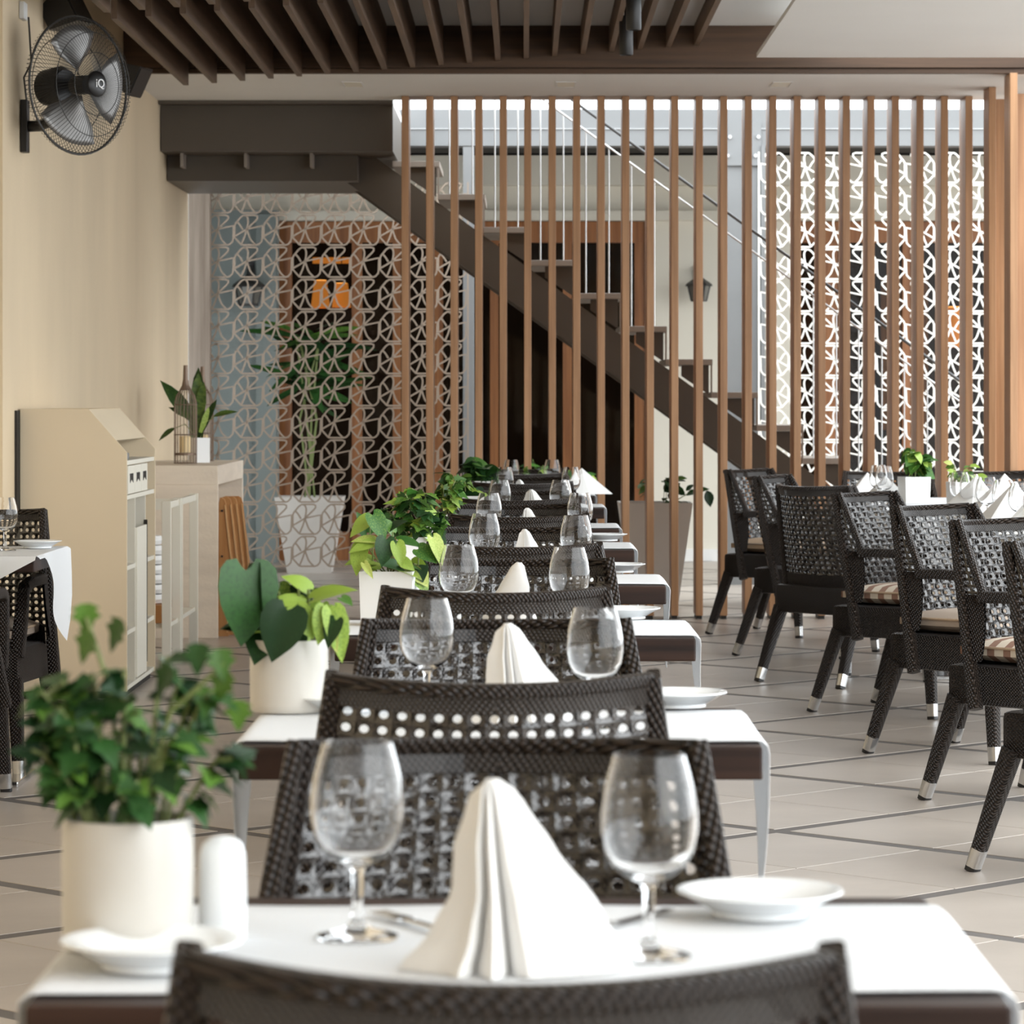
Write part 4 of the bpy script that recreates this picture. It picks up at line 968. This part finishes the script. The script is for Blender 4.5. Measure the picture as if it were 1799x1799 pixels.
# ------------------------------------------------------------------ right side: long white tables and angled chairs
for k, (y0, y1, lb) in enumerate([(12.3, 14.75, 'nearer'), (14.95, 17.15, 'farther')]):
    xa, xb = (1.80, 2.5) if k == 0 else (1.62, 2.42)
    t = thing('long_table', '%s long table under white cloth at right' % lb, 'table', ((xa+xb)/2, (y0+y1)/2, 0))
    MB().bbox((xa-xb)/2+.005, (xb-xa)/2-.005, (y0-y1)/2, (y1-y0)/2, .70, .748, .004).build('table_top', M['tablewood'], t)
    for sy in (-.7, .7):
        MB().lathe([(.035, .02), (.035, .70)], 16, (0, sy, 0)).build('pedestal', M['blackm'], t, True); MB().bbox(-.2, .2, sy-.2, sy+.2, 0, .02, .004).build('base_plate', M['chrome'], t)
    mb = MB(); hx, hy = (xb-xa)/2+.002, (y1-y0)/2+.007
    ring = []
    nseg = 96
    for j in range(6):
        v = j/5; row = []
        for i in range(nseg):
            q = 2*PI*i/nseg; cxq, syq = math.cos(q), math.sin(q); m_ = max(abs(cxq), abs(syq)); X, Y = cxq/m_, syq/m_
            wv = .012*math.sin(i*1.3)*v
            row.append((X*(hx+.004*math.sin(min(1, v*3)*PI/2)+wv), Y*(hy+wv), .752-v*.22 if j else .752))
        ring += row
    fs = [(j*nseg+i, j*nseg+(i+1) % nseg, (j+1)*nseg+(i+1) % nseg, (j+1)*nseg+i) for j in range(5) for i in range(nseg)]
    fs.append(tuple(range(nseg)))
    mb.add(ring, fs); o = tag(mb.build('tablecloth', M['cloth'], None, True), 'white cloth over the %s long table at right' % lb, 'tablecloth'); o.location = t.location
ZR = .7535
GRR = [(1468, 817), (1538, 819), (1545, 830), (1620, 833), (1640, 843), (1703, 838), (1731, 848), (1776, 860), (1795, 846)]
lbs = ['standing farthest left among those at right', 'left of the round-leaved plant, behind another', 'left of the round-leaved plant, in front', 'just below the round-leaved plant', 'between the two plants', 'touching the sprig plant pot', 'right of the sprig plant pot', 'in front of the big pointed napkin', 'cut by the right edge']
for (px, py), lb in zip(GRR, lbs):
    d = max(12.45, (H-ZR-.180)*F/(py-CY)); goblet(max(PX(px, d), 1.86 if d < 14.8 else 1.68), d, ZR, 'clear goblet on right long tables, '+lb, 'goblets at the sides', 1.09)
for (px, d, rz, s_, lb) in [(1484, 16.95, .2, 1.2, 'farthest left'), (1556, 16.3, .5, 1.2, 'second from left'), (1632, 14.3, -.5, 1.6, 'right of the white pots, darker side facing left'), (1690, 13.2, .3, 1.6, 'in front of the sprig plant'), (1765, 14.0, .2, 1.75, 'tallest, near right edge'), (1780, 12.55, -.1, 1.6, 'nearest, near right edge')]:
    napkin(max(PX(px, d), 1.89 if d < 14.8 else 1.70), d, ZR, rz, 'white pointed napkin on right long tables, '+lb, 'napkins at the sides', True, (s_, s_, s_*.8))
for px, d, lab, kind, mks, nl in [(1606, 16.2, 'round-leaved plant in white pot on right long table', 'heart', ['pothos', 'ivy', 'pothos'], 40), (1693, 15.2, 'thin sprig plant in white pot on right long table', 'oval', ['pothos', 'lime', 'ivy'], 45)]:
    b = (PX(px, d), d, ZR); t = thing('potted_plant', lab, 'plant', b); sq_pot(t, .125, .125, M['whitepot'], .2)
    bushy(t, rnd, .125, .15, .27, .085, .07, nl, .07 if kind == 'heart' else .04, kind, mks, (0, 0), .04)
def rchair(px, py, d, th, label, cm=None, clabel=None):
    """place so that the top left back corner falls on (px, py) at depth d; th = turn of facing from +x toward the camera"""
    rz = -PI/2-th; c_, s_ = math.cos(rz), math.sin(rz)
    best = None
    for u in (-1, 0, 1):
        v = surf(u, ZT); q = (c_*v.x-s_*v.y, s_*v.x+c_*v.y)
        if best is None or q[0] < best[0]: best = q
    x = PX(px, d)-best[0]; y = d-best[1]
    chair(x, y, rz, label, 'chairs along the right tables')
    if cm: cushion(x, y, rz, cm, clabel)
R_ = math.radians
rchair(1276, 826, 18.1, R_(34), 'farthest wicker armchair of the right row, before the fins', 'tan', 'tan seat cushion on the farthest right-row chair')
rchair(1326, 838, 16.6, R_(24), 'wicker armchair second from the fins in right row')
rchair(1368, 852, 15.1, R_(-40), 'wicker armchair turned with its back to us in right row')
rchair(1467, 868, 13.6, R_(36), 'wicker armchair with boldly striped cushion in right row', 'striped', 'brown and cream striped cushion in middle of right row')
rchair(1570, 890, 12.0, R_(44), 'wicker armchair with plain beige cushion in right row', 'beige', 'plain beige cushion in right row')
rchair(1675, 915, 10.6, R_(46), 'wicker armchair second nearest to us in right row', 'striped', 'striped cushion on second nearest right-row chair')
rchair(1770, 955, 9.0, R_(42), 'nearest wicker armchair of right row, cut by right edge')
chair(1.88, 17.5, PI, 'dark wicker armchair behind the two plants at far end of right table', 'chairs at the sides')
chair(2.53, 17.6, PI+.4, 'dark wicker armchair nearest the right edge behind far end of table', 'chairs at the sides')

# ------------------------------------------------------------------ courtyard planters
b = (PX(1150, 21.9), 21.9, 0)
b = (PX(1150, 20.9), 20.9, 0)
t = thing('planter', 'tall tapered grey planter with leafy plant behind the fins', 'planter', b)
k = 20.9/F
def taper_planter(t, wt, wb, h, m):
    a, c_ = wb/2, wt/2; i_ = c_-.02
    vs = [(-a, -a, 0), (a, -a, 0), (a, a, 0), (-a, a, 0), (-c_, -c_, h), (c_, -c_, h), (c_, c_, h), (-c_, c_, h), (-i_, -i_, h), (i_, -i_, h), (i_, i_, h), (-i_, i_, h), (-i_, -i_, h-.06), (i_, -i_, h-.06), (i_, i_, h-.06), (-i_, i_, h-.06)]
    fs = [(0, 1, 2, 3)]+[(q+i, q+(i+1) % 4, q+4+(i+1) % 4, q+4+i) for q in (0, 4, 8) for i in range(4)]
    MB().add(vs, fs).build('pot', m, t); MB().box(-i_, i_, -i_, i_, h-.07, h-.05).build('soil', M['soil'], t)
taper_planter(t, 128*k, 80*k, PZ(882, 20.9), M['greypot'])
bushy(t, rnd, PZ(882, 20.9)-.05, .70, .96, .18, .12, 46, .085, 'oval', ['deep', 'ivy'], (0, 0), .12)
hand(t, b, 20.9, [(1205, 862, 1218, 850, 'oval', 'deep', 1.2, 0, None), (1215, 865, 1245, 855, 'oval', 'deep', 1.0, 0, None), (1242, 862, 1250, 890, 'oval', 'deep', 1.1, 0, (.3, -.9, .2)), (1225, 862, 1205, 868, 'oval', 'deep', 1.2, 0, None)])
stems(t, [[(.1, 0, PZ(885, 20.9)), at(1210, 866, 20.9, b), at(1243, 860, 20.9, b)]], .003)
b = (PX(545, 24.6), 24.6, 0); k = 24.6/F
t = thing('planter', 'tall pale planter with palm behind left lattice', 'planter', b)
taper_planter(t, 118*k, 76*k, PZ(872, 24.6), M['greypot'])
r2 = random.Random(11); sl = []
for q in range(46):
    a = r2.uniform(0, 2*PI); st_ = Vector((r2.uniform(-.12, .12), r2.uniform(-.1, .1), r2.uniform(1.25, 1.75)))
    L = r2.uniform(.28, .5); e = st_+Vector((math.cos(a)*L*.9, math.sin(a)*L*.5, r2.uniform(-.25, .25)))
    put_leaf(t, st_, e, 'blade', r2.choice(['deep', 'ivy', 'deep']), 1.4)
for q in range(5): sl.append([(r2.uniform(-.05, .05), 0, .5), (r2.uniform(-.08, .08), 0, 1.1), (r2.uniform(-.12, .12), 0, 1.7)])
stems(t, sl, .008)
b = (PX(960, 23.0), 23.0, 0); k = 23.0/F
t = thing('planter', 'low planter with leafy plant before the glazed doors', 'planter', b)
taper_planter(t, .5, .36, .62, M['greypot']); bushy(t, rnd, .6, .75, 1.02, .28, .15, 40, .13, 'oval', ['deep', 'ivy', 'pothos'], (0, 0), .15)

# ------------------------------------------------------------------ wall fan and speakers
fc = P(138, 150, 14.15)
fan = thing('wall_fan', 'black caged wall fan with grey blades on left wall', 'fan', (WX+.01, 14.3, PZ(222, 14.3)))
fo = fan.location; ax = Vector((.80, -.60, 0)).normalized(); hub = fc-fo
side = Vector((-ax.y, ax.x, 0))    # to the right as seen
FR = .285
def fp(r, a, w_): return hub+side*(r*math.cos(a))+Vector((0, 0, r*math.sin(a)))+ax*w_
cg = MB()
for k in range(96):
    a = 2*PI*k/96
    cg.tube([fp(.052, a, .105), fp(.12, a+.08, .104), fp(.22, a+.16, .082), fp(FR-.008, a+.2, .035), fp(FR, a+.2, .0)], .0011, 4)
    cg.tube([fp(.06, a, -.075), fp(.2, a+.1, -.06), fp(FR-.006, a+.2, -.03), fp(FR, a+.2, 0)], .0011, 4)
tag(cg.build('grille_wires', M['blackm'], fan), kind='stuff')
for r, w_, th in ((FR, 0, .0055), (.215, .084, .0018), (.13, .104, .0018), (.21, -.06, .0018)):
    MB().tube([fp(r, 2*PI*k/48, w_) for k in range(49)], th, 6).build('grille_ring', M['blackm'], fan, True)
for a0 in (1.8, .0, -1.95):
    mb = MB()
    def bl(u, v, a0=a0):
        r = .045+u*.205; wd = .32+.55*math.sin(min(1, u*1.15)*PI*.62); a = a0+(v-.5)*wd*1.55
        return fp(r, a, .018*(v-.5)*2+.01-.05*0)
    mb.grid(bl, 8, 8); ob = mb.build('fan_blade', M['fanblade'], fan, True); s_ = ob.modifiers.new('thick', 'SOLIDIFY'); s_.thickness = .002
capm = MB(); n_ = 24
for r, w_ in ((.054, .098), (.054, .108), (.046, .116), (.025, .121), (.001, .122)):
    pass
rows = [(.054, .096), (.054, .108), (.046, .116), (.025, .121), (.0008, .122)]
vs = [fp(r, 2*PI*k/n_, w_) for r, w_ in rows for k in range(n_)]
fs = [(i*n_+k, i*n_+(k+1) % n_, (i+1)*n_+(k+1) % n_, (i+1)*n_+k) for i in range(len(rows)-1) for k in range(n_)]+[tuple(range(n_))]
hubc = capm.add(vs, fs).build('hub_cap', M['black'], fan, True)
MB().tube([fp(0, 0, -.02), fp(0, 0, .06)], .04, 20).build('rotor', M['blackm'], fan, True)
MB().tube([fp(0, 0, -.20), fp(0, 0, -.185), fp(0, 0, -.10), fp(0, 0, -.07)], [.05, .075, .085, .07], 24).build('motor', M['black'], fan, True)
mt = fp(0, 0, -.14)
MB().tube([mt, mt+Vector((0, 0, -.14)), Vector((.07, -.02, .0)), Vector((.02, 0, .0))], .024, 10).build('arm', M['black'], fan, True)
MB().bbox(-.008, .022, -.035, .035, -.11, .11, .004).build('wall_bracket', M['black'], fan)
MB().tube([Vector((.02, 0, .05)), Vector((.01, -.05, .2)), P(55, 110, 14.2)-fo, P(52, 60, 14.2)-fo, P(50, 30, 14.2)-fo], .004, 6).build('cable', M['black'], fan, True)
MB().bbox(-.008, .012, -.06, .04, PZ(35, 14.3)-fo.z, PZ(5, 14.3)-fo.z, .002).build('socket', M['white'], fan)
# maker's letters on the hub
fcv = bpy.data.curves.new('hub_letters', 'FONT'); fcv.body = 'iQ'; fcv.size = .05; fcv.align_x = 'CENTER'; fcv.align_y = 'CENTER'; fcv.extrude = .0006
tob = bpy.data.objects.new('tmp', fcv); C.objects.link(tob)
dg = bpy.context.evaluated_depsgraph_get(); tme = bpy.data.meshes.new_from_object(tob.evaluated_get(dg)); bpy.data.objects.remove(tob)
tme.materials.clear(); tme.materials.append(M['white_text'])
up = Vector((0, 0, 1)); Rm = Matrix((side, up, ax)).transposed().to_4x4()
obj('hub_letters', tme, hubc, Matrix.Translation(fp(0, 0, .124)) @ Rm)
def speaker(label, px, py, d, wpx, hpx, rz, tilt):
    c = P(px, py, d); k = d/F
    t = thing('wall_speaker', label, 'speaker', (c.x, c.y, c.z), rz)
    a, h = wpx*k/2, hpx*k/2; mx = Matrix.Rotation(tilt, 4, 'Y')
    vs = [(-a, -.07, -h*.55), (a, -.07, -h*.9), (a, -.07, h*.9), (-a, -.07, h*.55), (-a, .09, -h*.55), (a, .09, -h*.9), (a, .09, h*.9), (-a, .09, h*.55)]
    MB().add([mx @ Vector(v) for v in vs], [(0, 1, 2, 3), (7, 6, 5, 4), (0, 4, 5, 1), (1, 5, 6, 2), (2, 6, 7, 3), (3, 7, 4, 0)]).build('speaker_body', M['black'], t)
    MB().box(a, a+.006, -.06, .08, -h*.8, h*.8, mx).build('speaker_grille', M['blackm'], t)
    MB().tube([mx @ Vector((-a, 0, 0)), Vector((WX+.002-c.x, 0, .03))], .012, 8).build('speaker_bracket', M['blackm'], t)
speaker('black wall speaker at top edge above the fan', 112, 22, 15.0, 56, 80, -.35, -.5)
speaker('black wall speaker right of the fan below the slats', 226, 135, 16.9, 46, 62, -.3, .45)
